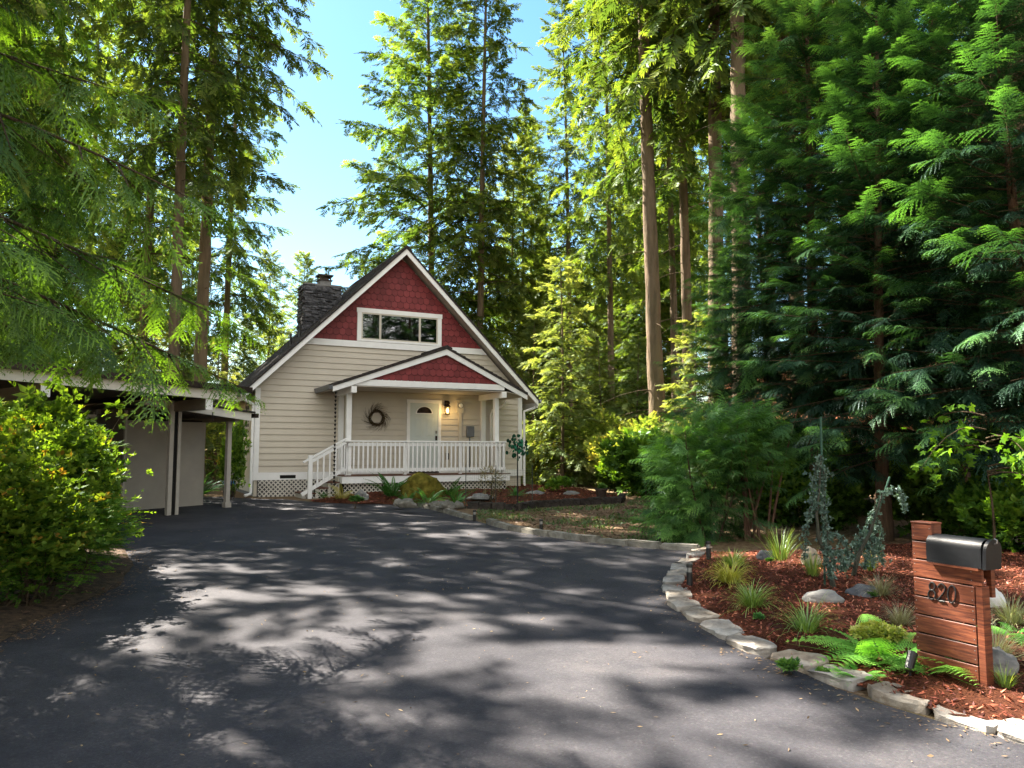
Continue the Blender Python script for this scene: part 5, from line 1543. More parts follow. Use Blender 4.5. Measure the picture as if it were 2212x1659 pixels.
# ------------------------------------------------------------------ stones
def rock_mesh(name, sx, sy, sz, mat, seed, rough=.16, flat=.3):
    bm = bmesh.new(); bmesh.ops.create_icosphere(bm, subdivisions=4, radius=1)
    for v in bm.verts:
        n_ = v.co.copy()
        k = 1 + rough * noise.fractal(n_ * 1.1 + Vector((seed * 7.1, 0, 0)), 1, 2, 3) * 1.6 + rough * .3 * noise.fractal(n_ * 4 + Vector((0, seed, 0)), 1, 2, 3)
        q = n_ * k
        q.z = max(q.z, -flat) if q.z < 0 else q.z
        v.co = Vector((q.x * sx, q.y * sy, q.z * sz))
    me = bpy.data.meshes.new(name); bm.to_mesh(me); bm.free(); me.materials.append(mat)
    me.polygons.foreach_set('use_smooth', [True] * len(me.polygons))
    return me
def rock(px, py, sx, sy, sz, mat, rz, label, name='boulder', bed=bed_z, seed=1, group=None, rough=.16, cat='rock', loc=None):
    p = loc or G(px, py + 4)
    for _ in range(3):     # settle the contact point on the raised bed
        z = bed(p.x, p.y); d = ray(px, py); t = (z - ZC) / d[2]; p = Vector((d[0] * t, d[1] * t, z)) if not loc else Vector((p.x, p.y, z))
    o = link(name, rock_mesh(name, sx, sy, sz, mat, seed, rough)); o.location = (p.x, p.y, p.z + sz * .12); o.rotation_euler = (0, 0, rz)
    return tag(o, label, cat, group)
def bedp(px, py, bed=bed_z):
    p = G(px, py)
    for _ in range(4):
        z = bed(p.x, p.y); d = ray(px, py); t = (z - ZC) / d[2]; p = Vector((d[0] * t, d[1] * t, z))
    return p
rock(1779, 1296, .18, .10, .085, M['boulder'], -.12, 'smooth grey streaked boulder lying below the weeping blue cedar', seed=1, rough=.10)
rock(1866, 1284, .17, .10, .085, M['boulder_dark'], .1, 'dark slate boulder half buried right of the weeping blue cedar', seed=2, rough=.12)
rock(1752, 1219, .11, .09, .19, surf('tan_rock', (.42, .35, .27), (.28, .22, .16), .9, 6, bscale=30, bstr=.5), .4, 'upright tan rock left of the weeping blue cedar', seed=3)
rock(1654, 1207, .13, .09, .10, M['boulder_dark'], .2, 'small dark rock in the shade at the back of the mulch bed', seed=4)
rock(2140, 1304, .14, .11, .14, surf('white_rock', (.66, .64, .60), (.45, .42, .38), .85, 6, bscale=30, bstr=.5), .3, 'whitish rock just right of the mailbox stand', seed=5)
rock(2156, 1446, .12, .11, .12, M['boulder'], .5, 'pale grey rock at the foot of the mailbox stand on its right', seed=6)
# flagstones edging the mulch bed
STN = [(1506, 1197, 1526, 1193, .16), (1489, 1210, 1524, 1202, .2), (1468, 1224, 1502, 1214, .2), (1457, 1238, 1488, 1230, .2), (1449, 1250, 1482, 1243, .2), (1443, 1268, 1472, 1258, .2), (1447, 1284, 1474, 1275, .17), (1446, 1302, 1480, 1292, .2), (1462, 1322, 1495, 1311, .2), (1484, 1345, 1538, 1332, .2), (1536, 1378, 1590, 1364, .2), (1560, 1400, 1688, 1410, .2), (1676, 1436, 1780, 1440, .2), (1760, 1466, 1880, 1482, .2), (1882, 1500, 2024, 1536, .2), (2030, 1552, 2172, 1582, .2), (2172, 1592, 2290, 1618, .2)]
names = ['topmost small flagstone of the edging, at the end of the kerb', 'second flagstone of the edging stack below the kerb end', 'wide flat flagstone below the two at the kerb end', 'flagstone next above the black path light in the edging',
         'flagstone beside the black path light in the edging', 'tan flagstone where the edging bulges furthest left', 'small bluish flagstone just below the leftmost bulge of the edging', 'tan rounded flagstone level with the golden grass clump', 'angular flagstone level with the green grass clump',
         'broad bluish-white flagstone in the bend of the edging', 'tan tilted flagstone between the two broad pale ones', 'long white flagstone left of the big ferns', 'rough grey flagstone with a tuft of ivy at its end',
         'long pale flagstone in front of the small fern', 'long brown-edged flagstone below the big fern clump', 'large pinkish-white flagstone near the lower right corner', 'flagstone cut by the right edge at the lower right corner']
def flagstone(i, ax, ay, bx, by):
    a, b = G(ax, ay), G(bx, by)
    r_ = random.Random(100 + i)
    if i < 11:      # seen across their width: the edge runs along the path, stone sits inward
        m = (a + b) / 2
    m = (a + b) / 2; d = b - a
    # edge tangent from neighbours
    j0, j1 = max(0, i - 1), min(len(STN) - 1, i + 1)
    q0 = (G(*STN[j0][:2]) + G(*STN[j0][2:4])) / 2; q1 = (G(*STN[j1][:2]) + G(*STN[j1][2:4])) / 2
    tdir = (q1 - q0).normalized(); gap = (q1 - q0).length / max(1, j1 - j0)
    Ls = gap * .50 * r_.uniform(.95, 1.06); Ws = r_.uniform(.12, .155) if i < 11 else r_.uniform(.12, .15); hh = r_.uniform(.034, .056)
    n_ = 13; out = []
    for k in range(n_):
        th = 2 * math.pi * k / n_
        c, s_ = math.cos(th), math.sin(th)
        ex = math.copysign(abs(c) ** .45, c); ey = math.copysign(abs(s_) ** .45, s_)
        out.append((ex * Ls * r_.uniform(.84, 1.02), ey * Ws * r_.uniform(.78, 1.08)))
    bm = bmesh.new()
    rings = []
    for zz, sc_, dz in ((-.03, 1.0, 0), (hh * .45, r_.uniform(.96, 1.04), .008), (hh * .9, 1.0, .01), (hh, .93, .006)):
        rings.append([bm.verts.new((x * sc_ + r_.uniform(-.008, .008), y * sc_ + r_.uniform(-.008, .008), zz + r_.uniform(-dz, dz))) for x, y in out])
    inner = [bm.verts.new((x * .5, y * .5, hh + r_.uniform(-.012, .012))) for x, y in out]; c_ = bm.verts.new((0, 0, hh + r_.uniform(-.01, .012)))
    rings.append(inner)
    for q in range(len(rings) - 1):
        for k in range(n_):
            bm.faces.new((rings[q][k], rings[q][(k + 1) % n_], rings[q + 1][(k + 1) % n_], rings[q + 1][k]))
    for k in range(n_): bm.faces.new((inner[k], inner[(k + 1) % n_], c_))
    bmesh.ops.subdivide_edges(bm, edges=bm.edges[:], cuts=1, use_grid_fill=True)
    for v in bm.verts:
        f_ = noise.fractal(v.co * 9 + Vector((i * 3.3, 0, 0)), 1, 2, 4) * .012
        v.co += Vector((f_ * .6, f_ * .6, f_))
    bmesh.ops.recalc_face_normals(bm, faces=bm.faces)
    me = bpy.data.meshes.new('edging_stone'); bm.to_mesh(me); bm.free(); me.materials.append(M['flag'])
    o = link('edging_stone', me)
    o.location = (m.x, m.y, gz(m.x, m.y) + .02)
    o.rotation_euler = (r_.uniform(.0, .12), r_.uniform(-.05, .05), math.atan2(tdir.y, tdir.x))
    tag(o, names[i], 'edging stone', 'flagstones edging the mulch bed')
for i, s_ in enumerate(STN): flagstone(i, *s_[:4])

# concrete kerb along the lawn and dark edging round the porch bed
def block_mesh(L_, W_, H_, mat, seed, rough=.012):
    bm = bmesh.new(); bmesh.ops.create_cube(bm, size=1)
    bmesh.ops.scale(bm, vec=(L_, W_, H_), verts=bm.verts)
    bmesh.ops.translate(bm, vec=(0, 0, H_ / 2), verts=bm.verts)
    bmesh.ops.bevel(bm, geom=bm.edges[:], offset=.018, segments=2, affect='EDGES')
    bmesh.ops.subdivide_edges(bm, edges=[e for e in bm.edges if e.calc_length() > .12], cuts=3, use_grid_fill=True)
    for v in bm.verts:
        f_ = noise.fractal(v.co * 8 + Vector((seed * 5.3, 0, 0)), 1, 2, 3) * rough
        v.co += Vector((f_, f_, f_))
    me = bpy.data.meshes.new('kerb_block'); bm.to_mesh(me); bm.free(); me.materials.append(mat)
    a = me.attributes.new('tint', 'FLOAT', 'POINT'); a.data.foreach_set('value', [random.random()] * len(me.vertices))
    return me
def along(pts, step):
    out = []
    for a, b in zip(pts, pts[1:]):
        n_ = max(1, round((b - a).length / step))
        for k in range(n_): out.append((a.lerp(b, (k + .5) / n_), math.atan2((b - a).y, (b - a).x), (b - a).length / n_))
    return out
KM = [block_mesh(.40, .17, .14, M['kerb'], k) for k in range(5)]
for pts, sec in (([(908, 1095), (965, 1110), (1022, 1126)], 'short'), ([(1057, 1133), (1105, 1147), (1161, 1157), (1225, 1166), (1295, 1175), (1360, 1182), (1428, 1188), (1512, 1193)], 'long')):
    for k, (p, a, l) in enumerate(along([G(*q) for q in pts], .40)):
        o = link('kerb_block', KM[k % 5]); o.location = (p.x, p.y, gz(p.x, p.y) - .03 + random.uniform(-.012, .012)); o.rotation_euler = (random.uniform(-.03, .03), random.uniform(-.03, .03), a + random.uniform(-.05, .05)); o.scale = (l / .40, 1, 1)
        tag(o, 'weathered concrete block of the short kerb piece below the porch bed' if sec == 'short' else 'weathered concrete block of the long kerb between driveway and lawn', 'kerb block', 'kerb blocks below the porch bed' if sec == 'short' else 'kerb blocks along the lawn')
EM = [block_mesh(.30, .16, .20, M['edging'], 10 + k, .02) for k in range(4)]
for k, (p, a, l) in enumerate(along([G(*q) for q in [(1012, 1098), (1065, 1102), (1119, 1104), (1161, 1096), (1250, 1091), (1339, 1087)]] + [G(1345, 1079)], .30)):
    o = link('edging_block', EM[k % 4]); o.location = (p.x, p.y, gz(p.x, p.y) - .04 + random.uniform(-.015, .015)); o.rotation_euler = (0, 0, a + random.uniform(-.06, .06)); o.scale = (l / .30, 1, 1)
    tag(o, 'dark weathered edging block along the front of the porch bed', 'edging block', 'dark edging blocks round the porch bed')

# ------------------------------------------------------------------ path lights and spotlight
def path_light(px, py, label, bed=None):
    p = G(px, py) if bed is None else bedp(px, py, bed)
    o = empty('path_light', p, random.uniform(0, 3), label, 'path light', 'black bollard path lights')
    MB().lathe([(.032, -.05), (.032, .15)], 12).build('post', M['black_metal'], o, smooth=False)
    MB().lathe([(.027, .15), (.027, .20)], 12).build('lens', M['galv'], o)
    MB().lathe([(.034, .20), (.034, .225), (.03, .235)], 12).build('cap', M['black_metal'], o)
path_light(1025, 1128, 'black path light at the end of the short kerb below the porch')
path_light(1169, 1151, 'black path light standing behind the long kerb at the lawn')
path_light(1424, 1177, 'black path light at the right end of the lawn near the cedar shrub')
path_light(1531, 1209, 'black path light behind the topmost flagstones', bed_z)
path_light(1490, 1266, 'black path light in the mulch beside the golden grass', bed_z)
p = bedp(1966, 1462)
o = empty('spotlight', p, 0, 'small black garden spotlight beneath the big fern, aimed at the mailbox stand', 'garden light')
MB().tube([(0, 0, -.05), (0, 0, .06)], .008, 6).build('stake', M['black_metal'], o)
MB().tube([(-.02, -.02, .05), (.03, .03, .12), (.045, .045, .14)], [.028, .032, .036], 12).build('head', M['black_metal'], o)

# ------------------------------------------------------------------ grasses and ferns
def clump(name, me, px, py, label, cat, s=1.0, rz=0, group=None, bed=bed_z, part='blades'):
    p = bedp(px, py, bed) if bed else G(px, py)
    o = link(name, me); o.location = (p.x, p.y, p.z - .01); o.rotation_euler = (0, 0, rz); o.scale = (s, s, s)
    return tag(o, label, cat, group)
gg = tuft_mesh('golden_grass', 330, .36, .0042, M['grass_gold'], 71, 1.3, .07, 1.5)
g1 = tuft_mesh('green_grass', 260, .34, .0038, M['grass_green'], 72, 1.2, .07, 1.3)
g2 = tuft_mesh('green_grass', 170, .40, .0036, M['grass_green'], 73, 1.25, .07, 1.2)
g3 = tuft_mesh('upright_grass', 110, .46, .0050, M['grass_green'], 74, .7, .07, .5)
g4 = tuft_mesh('wispy_grass', 300, .28, .0018, leaf('pale_wisps', [(0, (.16, .17, .07)), (.5, (.32, .31, .15)), (1, (.52, .48, .28))], .2), 75, 1.2, .05, 1.0)
clump('ornamental_grass', gg, 1577, 1262, 'golden yellow ornamental grass clump at the left of the mulch bed', 'grass clump', 1.0)
clump('ornamental_grass', g1, 1584, 1226, 'green-gold grass clump directly behind the golden one', 'grass clump', .9)
clump('ornamental_grass', g1, 1624, 1314, 'dense green grass clump in front of the golden one', 'grass clump', .95, 1)
clump('ornamental_grass', g2, 1742, 1370, 'loose arching green grass clump in the middle of the mulch bed', 'grass clump', .92)
clump('ornamental_grass', g3, 1686, 1217, 'tall upright green grass clump at the back of the mulch bed', 'grass clump', 1.0)
clump('ornamental_grass', g3, 1756, 1248, 'thin upright grass at the foot of the tan upright rock', 'grass clump', .72, 2)
clump('ornamental_grass', g3, 1878, 1236, 'upright grass clump right of the weeping blue cedar', 'grass clump', .68, 1)
clump('ornamental_grass', g4, 1902, 1288, 'wispy grass clump right of the dark slate boulder', 'grass clump', 1.0)
clump('ornamental_grass', g4, 1944, 1352, 'pale wispy grass at the left foot of the mailbox stand', 'grass clump', .85)
clump('ornamental_grass', g4, 2186, 1352, 'straw-coloured wispy grass at the right edge behind the mailbox stand', 'grass clump', 1.15)
clump('ornamental_grass', g4, 2150, 1432, 'pale drooping grass over the rock right of the mailbox stand', 'grass clump', 1.2, 2)
clump('ornamental_grass', g3, 2172, 1490, 'short bright green grass at the lower right beside the mailbox stand', 'grass clump', .38, 2)
fb1 = fern_mesh('bracken', 20, .48, M['bracken'], 81, FB, (.12, .72), .06)
fb2 = fern_mesh('bracken', 11, .40, M['bracken'], 82, FB, (.05, .45), .05)
clump('fern', fb1, 1910, 1428, 'large bright green fern clump spreading in front of the mailbox stand', 'fern', 1.15, .3)
clump('fern', fb2, 2010, 1446, 'bright green fern low against the mailbox stand boards', 'fern', 1.05, 2.0)
clump('fern', fb2, 1852, 1462, 'small bright fern left of the garden spotlight', 'fern', .72, .9)
clump('fern', fb2, 2200, 1372, 'bright fern at the right edge behind the mailbox stand', 'fern', .9, 3.6)
lm = shrub('ladys_mantle', .26, .18, .17, 420, ROSN, .035, leaf('yellow_green_flowers', [(0, (.14, .20, .03)), (.5, (.36, .40, .06)), (1, (.55, .52, .12))], .3), 83, stems=3, stemr=.005, lobes=3)
bush('flowering_plant', lm, bedp(1908, 1390), -.4, (.85, .8, .85), 'low yellow-green flowering plant behind the large fern clump', None, 'plant')
iv = shrub('ivy', .10, .07, .08, 70, ROSN, .04, M['fern'], 84, stems=3, stemr=.004, lobes=3)
for px, py, l, s in ((1712, 1462, 'dark ivy tuft growing out between two flagstones', 1.0), (1782, 1470, 'smaller ivy tuft in the gap right of the rough grey flagstone', .6)):
    bush('ivy_tuft', iv if s == 1.0 else (iv[0].copy(), iv[1].copy()), G(px, py) + Vector((0, 0, .03)), s * 3, s, l, None, 'plant')
for px, py, l in ((1636, 1340, 'tiny weed seedling near the bend of the flagstones'), (1880, 1290, 'tiny green seedling by the dark slate boulder'), (1665, 1215, 'low leafy plant beside the tall upright grass'), (1600, 1222, 'low leafy plant behind the golden grass')):
    bush('seedling', (iv[0], iv[1]), bedp(px, py), px * .1, .6, l, None, 'plant')
# weeping blue atlas cedars on green stakes
def at_depth(px, py, Y):
    d = ray(px, py); return CAM + d * (Y / d[1])
needle = (lambda r: place(LEAF1, np.zeros((11, 3)), r.normal(0, 1, (11, 3)), r.uniform(.6, 1.1, 11), rng=r))(np.random.default_rng(3))
def weeping(label, Y, trunk, strands, stake, seed):
    r = np.random.default_rng(seed)
    b = at_depth(*trunk[0], Y); base = Vector((b[0], b[1], bed_z(b[0], b[1])))
    o = empty('weeping_cedar', base, 0, label, 'tree', 'weeping blue cedars')
    bv = np.array(base)
    tp = np.array([at_depth(x, y, Y + dy) for (x, y), dy in zip(trunk, np.cumsum(np.r_[0, r.normal(0, .03, len(trunk) - 1)]))]) - bv
    tp[0, 2] = -.05
    paths = [(tp, np.linspace(.030, .008, len(tp)))]
    P = []
    for s_ in strands:
        off = r.uniform(-.12, .12)
        q = np.array([at_depth(x, y, Y + off * (i / max(1, len(s_) - 1))) for i, (x, y) in enumerate(s_)]) - bv
        paths.append((q, np.linspace(.011, .004, len(q))))
        t = np.linspace(0, 1, 40)
        c = np.stack([np.interp(t, np.linspace(0, 1, len(q)), q[:, j]) for j in range(3)], 1)
        for _ in range(2): P.append(c + r.normal(0, .026, c.shape) * r.random((40, 1)) * 1.5)
    v, f = tubes_np(paths, 7); link('trunk', np_mesh('weeping_trunk', v, f, bark('blue_cedar_bark', (.085, .08, .066), (.04, .036, .03), 16), smooth=True), o)
    P = np.concatenate(P)
    v, tt = place(needle, P, r.normal(0, 1, P.shape), r.uniform(.022, .04, len(P)), rng=r, roll=1, tadd=r.normal(.3, .2, len(P)))
    link('crown', np_mesh('weeping_crown', v, np.arange(len(v)).reshape(-1, 4), M['blue_cedar'], tint=tt), o)
    s0, s1 = [np.array(at_depth(x, y, Y + .06)) - bv for x, y in stake]
    MB().tube([s0, s1], .011, 7).build('stake', M['stake_green'], o)
weeping('taller weeping blue cedar on a green stake in the middle of the mulch bed', 7.9, [(1802, 1274), (1793, 1235), (1782, 1195), (1768, 1160), (1764, 1110), (1770, 1050), (1773, 985)],
        [[(1773, 985), (1762, 1010), (1756, 1060), (1762, 1100)], [(1772, 1000), (1782, 1030), (1780, 1080), (1784, 1130)], [(1768, 1060), (1750, 1100), (1742, 1150), (1738, 1205)], [(1766, 1090), (1785, 1130), (1790, 1180), (1784, 1215)],
         [(1775, 1165), (1805, 1155), (1828, 1175), (1834, 1215)], [(1780, 1190), (1810, 1195), (1822, 1215), (1816, 1235)], [(1780, 1185), (1798, 1200), (1800, 1225), (1796, 1245)]], [(1782, 1272), (1773, 900)], 91)
weeping('leaning weeping blue cedar on a slanted green stake left of the mailbox stand', 8.6, [(1842, 1262), (1848, 1225), (1858, 1190), (1880, 1150), (1893, 1110), (1905, 1070)],
        [[(1905, 1070), (1885, 1110), (1865, 1150), (1850, 1200)], [(1880, 1150), (1860, 1160), (1840, 1185), (1835, 1225)], [(1893, 1120), (1905, 1150), (1898, 1190), (1908, 1220)], [(1885, 1140), (1890, 1170), (1885, 1215)], [(1905, 1065), (1930, 1055), (1950, 1070), (1952, 1105)], [(1870, 1160), (1875, 1190), (1868, 1225)], [(1850, 1200), (1830, 1205), (1822, 1225)]], [(1878, 1160), (1922, 1030)], 92)

# ------------------------------------------------------------------ porch bed
hb = hbed_z
bp_ = bedp(914, 1076, hb)
mb_ = link('moss_boulder', rock_mesh('moss_boulder', .50, .34, .42, M['moss'], 12, .24, .55)); mb_.location = (bp_.x, bp_.y, bp_.z + .16); mb_.rotation_euler = (0, 0, .15)
tag(mb_, 'large boulder covered in yellow-green moss in front of the porch deck', 'rock')
sf1 = fern_mesh('sword_fern', 26, .78, M['fern'], 85, FR, (.35, 1.15)); sf2 = fern_mesh('sword_fern', 22, .72, M['fern'], 86, FR, (.15, 1.0))
for px, py, me, s, rz, l in ((846, 1076, sf1, 1.0, .2, 'sword fern left of the moss-covered boulder'), (925, 1090, sf2, .8, 1.2, 'dark sword fern directly in front of the moss-covered boulder'), (965, 1085, sf1, .95, 2.2, 'sword fern right of the moss-covered boulder'), (985, 1092, sf2, .75, 3.3, 'low sword fern closest to the short kerb'), (880, 1088, sf2, .6, 4.2, 'small sword fern at the lower left of the moss-covered boulder'), (1115, 1072, sf2, .5, .5, 'small fern by the right corner of the house'), (700, 1076, sf2, .42, 2.2, 'small fern at the foot of the porch steps')):
    clump('sword_fern', me, px, py, l, 'fern', s, rz, 'sword ferns in the porch bed', hb)
yf = fern_mesh('yellowing_fern', 16, .55, leaf('yellow_fronds', [(0, (.12, .12, .03)), (.5, (.30, .27, .07)), (1, (.42, .30, .10))], .3), 87, FR, (.3, 1.1))
clump('fern', yf, 737, 1080, 'yellowing fern under the left end of the porch deck', 'fern', 1.0, 0, None, hb)
wf = fern_mesh('side_fern', 26, .95, M['fern'], 88, FR, (.4, 1.2))
o = link('sword_fern', wf); o.location = H2W(-1.55, -.6, 0); tag(o, 'large sword fern beside the house wall behind the walkway post', 'fern')
bush('seedling', iv, bedp(767, 1086, hb), 1, (2.2, 2.2, 1.6), 'bright green low plant in the mulch left of the sword ferns', None, 'plant')
for px, py, s, l, m in ((779, 1077, (.20, .15, .17), 'pale round rock at the left of the porch bed', M['boulder']), (1038, 1076, (.30, .2, .10), 'flat grey rock under the right end of the deck', M['boulder']), (862, 1091, (.16, .12, .12), 'left rough rock at the start of the short kerb', M['kerb']), (880, 1094, (.2, .14, .14), 'second rough rock at the start of the short kerb', M['kerb']), (945, 1094, (.2, .14, .12), 'mossy rough rock below the middle sword fern', M['kerb']), (966, 1096, (.2, .15, .13), 'rough rock right of the mossy one behind the short kerb', M['kerb']), (990, 1096, (.22, .15, .13), 'last rough rock before the dark edging blocks', M['kerb']), (1156, 1068, (.28, .2, .09), 'flat bluish rock in the porch bed right of the house corner', M['boulder']), (1234, 1068, (.26, .2, .09), 'flat bluish rock left of the brown pot', M['boulder'])):
    rock(px, py, *s, m, px * .1, l, 'rock', hb, seed=px % 17, rough=.2)
wt = shrub('small_weeping_tree', .34, .3, .55, 260, FT, .10, leaf('bronze_leaves', [(0, (.09, .08, .03)), (.5, (.20, .16, .06)), (1, (.32, .24, .10))], .3), 93, stems=7, stemr=.012, lobes=4)
o = bush('dwarf_tree', wt, bedp(1061, 1091, hb) + Vector((0, 0, .22)), .4, 1.0, 'dwarf bronze-leaved weeping tree on a thin stem under the right end of the deck', None, 'small tree')
MB().tube([(0, 0, -.25), (.01, 0, 0), (0, 0, .3)], [.018, .015, .01], 7).build('stem', M['twig'], o)
ls = shrub('low_shrub', .5, .4, .42, 420, ROSN, .06, M['bushleaf'], 94, stems=5, stemr=.008, tmid=.35, tvar=.12)
bush('low_shrub', ls, bedp(1210, 1062, hb), .3, 1.0, 'low rounded green shrub at the back of the porch bed', None, 'shrub')
bush('yellow_plant', (shrub('yellow_plant', .09, .09, .26, 60, ROSN, .06, M['sunbush'], 95, stems=2, stemr=.006, lobes=2, tmid=.8)), bedp(1167, 1076, hb), 0, 1.1, 'single small yellow-green plant upright in the red mulch', None, 'plant')
bush('green_tuft', iv, G(1133, 1100), 2, (2.2, 2, 1.6), 'green weed tuft at the dark edging blocks', None, 'plant')
# planter
pp = bedp(1299, 1079, hb)
pt = empty('planter', pp, 0, 'brown glazed pot with a small green plant at the right end of the porch bed', 'planter')
MB().lathe([(.11, -.02), (.15, .24), (.17, .245), (.17, .285), (.15, .285), (.14, .25)], 20).build('pot', M['pot'], pt, smooth=False)
MB().lathe([(.14, .24), (.01, .262)], 16).build('soil', M['soil'], pt)
pf = shrub('pot_plant', .12, .12, .14, 80, ROSN, .06, M['fern'], 96, stems=2, stemr=.005, lobes=2, tmid=.7); o = link('plant', pf[1], pt); o.location = (0, 0, .25)
# green leaf wind spinner
sp_ = bedp(1118, 1094, hb)
ws = empty('wind_spinner', sp_, HRZ, 'green metal leaf wind spinner on a dark stake beside the right house corner', 'garden ornament')
MB().tube([(0, 0, -.05), (0, 0, 1.42)], .014, 7).build('stake', M['black_metal'], ws)
lf = MB(); lr = random.Random(4)
for k in range(70):
    a = lr.uniform(0, 6.28); rr_ = lr.uniform(.05, .30) ; yy = lr.uniform(-.07, .07); cx_, cz_ = rr_ * math.cos(a), 1.36 + rr_ * math.sin(a)
    w = lr.uniform(.022, .04); lf.ct = lr.random() * (1 if rr_ < .2 else .25)
    tl = lr.uniform(-.6, .6)
    lf.add([(cx_ + w * math.cos(q), yy + tl * w * math.sin(q), cz_ + w * 1.25 * math.sin(q)) for q in np.linspace(0, 6.28, 9)[:-1]], [tuple(range(8))])
lf.build('leaves', M['green_metal'], ws)
lt = MB()
for k in range(16):
    a = k * .3927; lt.tube([(0, 0, 1.36), (.15 * math.cos(a), .02, 1.36 + .15 * math.sin(a)), (.27 * math.cos(a + .2), 0, 1.36 + .27 * math.sin(a + .2))], .004, 4)
lt.build('spokes', M['black_metal'], ws)
# deer netting with stakes
n0 = [G(1006, 1099), G(1071, 1102), G(1150, 1096)]
nt_ = empty('netting_fence', n0[0], 0, 'thin green deer netting on slim stakes in front of the right end of the porch', 'netting')
for q in n0:
    q2 = q - n0[0]; MB().tube([(q2.x, q2.y, -.1), (q2.x, q2.y, 1.0)], .009, 6).build('stake', M['netting'], nt_)
ne = MB()
for a, b in zip(n0, n0[1:]):
    a2, b2 = a - n0[0], b - n0[0]; l = (b2 - a2).length; k = 0
    while k * .055 < l:
        q = a2.lerp(b2, k * .055 / l); ne.bar((q.x, q.y, .03), (q.x, q.y, .92), .0022, .0022, (0, 1, 0)); k += 1
    z = .05
    while z < .93: ne.bar((a2.x, a2.y, z), (b2.x, b2.y, z), .0022, .0022); z += .055
ne.build('net', M['netting'], nt_)
# small things by the side wall
bn = empty('blue_bin', H2W(-.62, .3), HRZ, 'blue and black bucket standing at the left side wall of the house', 'bucket')
MB().lathe([(.14, 0), (.17, .34), (.17, .36)], 18).build('body', M['black_metal'], bn); MB().lathe([(.178, .36), (.182, .42), (.15, .45)], 18).build('lid', surf('blue_plastic', (.02, .16, .42), None, .4, 5), bn)
# split-rail fence behind the carport
fa, fb_ = at(425, 32), at(515, 33)
rf_ = empty('rail_fence', fa, 0, 'brown two-rail wooden fence behind the gap between carport and house', 'fence')
dlt = fb_ - fa
for z in (.55, 1.0): MB().bar((0, 0, z), (dlt.x, dlt.y, z), .05, .13).build('rail', M['deck'], rf_)
for k in range(3): MB().box((dlt.x * k / 2 - .06, dlt.y * k / 2 - .12, -.1), (dlt.x * k / 2 + .06, dlt.y * k / 2 - .03, 1.2)).build('post', M['deck'], rf_)
# neighbour seen through the trees
nb = empty('neighbour_house', at(2035, 24), R(-12), 'orange-roofed neighbouring building glimpsed through the right-hand cedars', 'house')
MB().box((-6, 0, -.2), (6, 7, 2.2)).build('wall', surf('neighbour_wall', (.40, .20, .12), (.30, .14, .08), .8, 3), nb)
MB().prism([(-.8, 2.15), (3.5, 4.6), (7.8, 2.15), (7.8, 2.3), (3.5, 4.8), (-.8, 2.3)], 'x', -6.6, 6.6).build('roof', surf('neighbour_roof', (.62, .26, .13), (.42, .16, .09), .9, 12, bscale=30), nb)
for x in (-3.5, 2): 
    w_ = MB().box((x, -.04, .8), (x + 1.2, -.005, 1.8)).build('window', M['white'], nb); MB().box((x + .1, -.06, .9), (x + 1.1, -.041, 1.7)).build('pane', M['dark'], w_)
# ------------------------------------------------------------------ light, sky, camera
SEL = R(46)
SUN = Vector((-.8, .6, 0)).normalized() * math.cos(SEL); SUN.z = math.sin(SEL)
w = bpy.data.worlds.new('World'); scene.world = w; w.use_nodes = True
nt = w.node_tree
sky = nt.nodes.new('ShaderNodeTexSky'); sky.sky_type = 'NISHITA'; sky.sun_disc = False
sky.sun_elevation = SEL; sky.sun_rotation = math.atan2(SUN.x, SUN.y) % (2 * math.pi)
sky.air_density = 1.15; sky.dust_density = .35; sky.ozone_density = 1.0
bg = nt.nodes['Background']; bg.inputs['Strength'].default_value = .30
hsv = nt.nodes.new('ShaderNodeHueSaturation'); hsv.inputs['Saturation'].default_value = 1.25; hsv.inputs['Hue'].default_value = .492
nt.links.new(sky.outputs['Color'], hsv.inputs['Color']); 
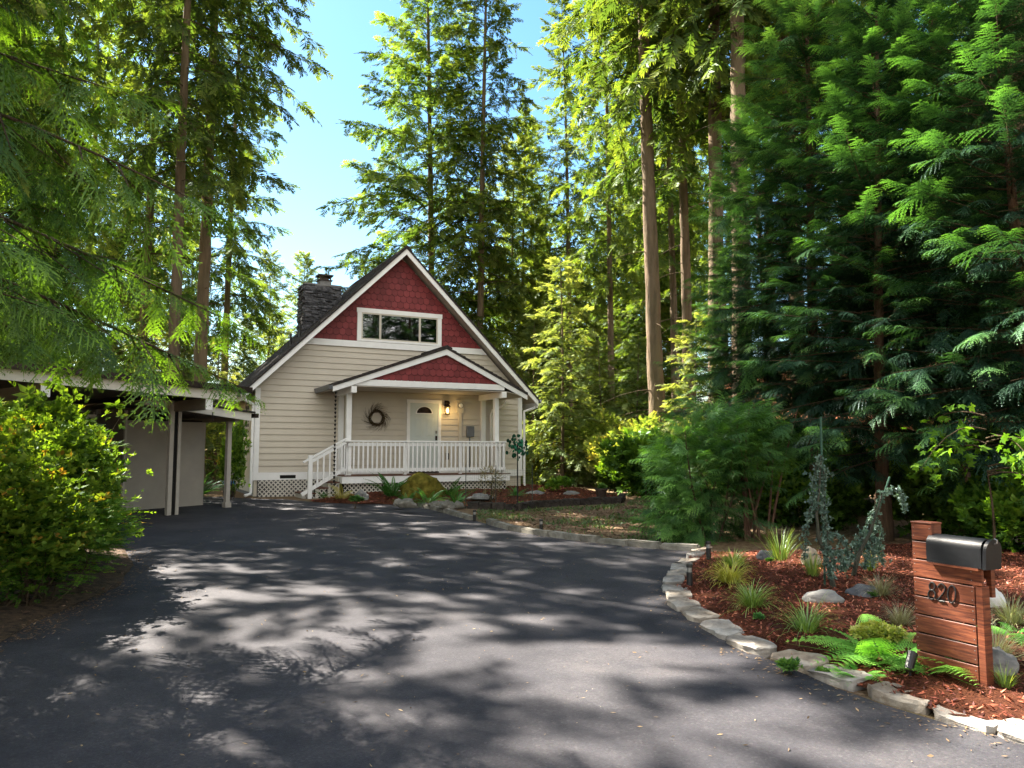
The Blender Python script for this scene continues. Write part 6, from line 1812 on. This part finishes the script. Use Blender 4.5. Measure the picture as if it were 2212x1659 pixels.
# added fill light: mottled warm-white glow in the sky behind the camera
tc = nt.nodes.new('ShaderNodeTexCoord'); sx = nt.nodes.new('ShaderNodeSeparateXYZ'); nt.links.new(tc.outputs['Generated'], sx.inputs[0])
mr = N(nt, 'ShaderNodeMapRange', _interpolation_type='SMOOTHSTEP'); mr.inputs['From Min'].default_value = .05; mr.inputs['From Max'].default_value = -.55; mr.inputs['To Min'].default_value = 0; mr.inputs['To Max'].default_value = 1
nt.links.new(sx.outputs['Y'], mr.inputs['Value'])
cn = N(nt, 'ShaderNodeTexNoise', Scale=2.2, Detail=5); nt.links.new(tc.outputs['Generated'], cn.inputs['Vector'])
cr = ramp(nt, cn.outputs['Fac'], [(.3, (.55, .55, .55)), (.6, (1, 1, 1))])
cm_ = N(nt, 'ShaderNodeMath', _operation='MULTIPLY'); nt.links.new(mr.outputs['Result'], cm_.inputs[0]); nt.links.new(cr.outputs['Color'], cm_.inputs[1])
sky_fill = mixc(nt, cm_.outputs[0], hsv.outputs['Color'], (7.4, 7.15, 6.7))
nt.links.new(sky_fill, bg.inputs['Color'])
sl = bpy.data.lights.new('sun', 'SUN'); sl.energy = 40.0; sl.angle = R(.4); sl.color = (1, .91, .78)
so = bpy.data.objects.new('sun', sl); COL.objects.link(so); so.rotation_euler = (-SUN).to_track_quat('-Z', 'Y').to_euler(); so.location = SUN * 60
cd = bpy.data.cameras.new('camera'); cam = bpy.data.objects.new('camera', cd); COL.objects.link(cam)
cd.sensor_width = 36; cd.lens = 36 * FPX / 2212; cd.clip_start = .05; cd.clip_end = 2000
cam.location = (0, 0, ZC); cam.rotation_euler = (math.pi / 2 + PITCH, 0, 0)
scene.camera = cam
scene.view_settings.view_transform = 'Standard'; scene.view_settings.look = 'None'; scene.view_settings.exposure = 0; scene.view_settings.gamma = 1
c = scene.cycles
c.max_bounces = 4; c.diffuse_bounces = 2
c.use_adaptive_sampling = True; c.adaptive_threshold = .03; c.adaptive_min_samples = 24; c.glossy_bounces = 2; c.transmission_bounces = 4; c.transparent_max_bounces = 6
c.caustics_reflective = False; c.caustics_refractive = False
c.use_denoising = True
try: c.denoiser = 'OPENIMAGEDENOISE'; c.denoising_prefilter = 'ACCURATE'
except Exception: pass
scene.render.use_persistent_data = False
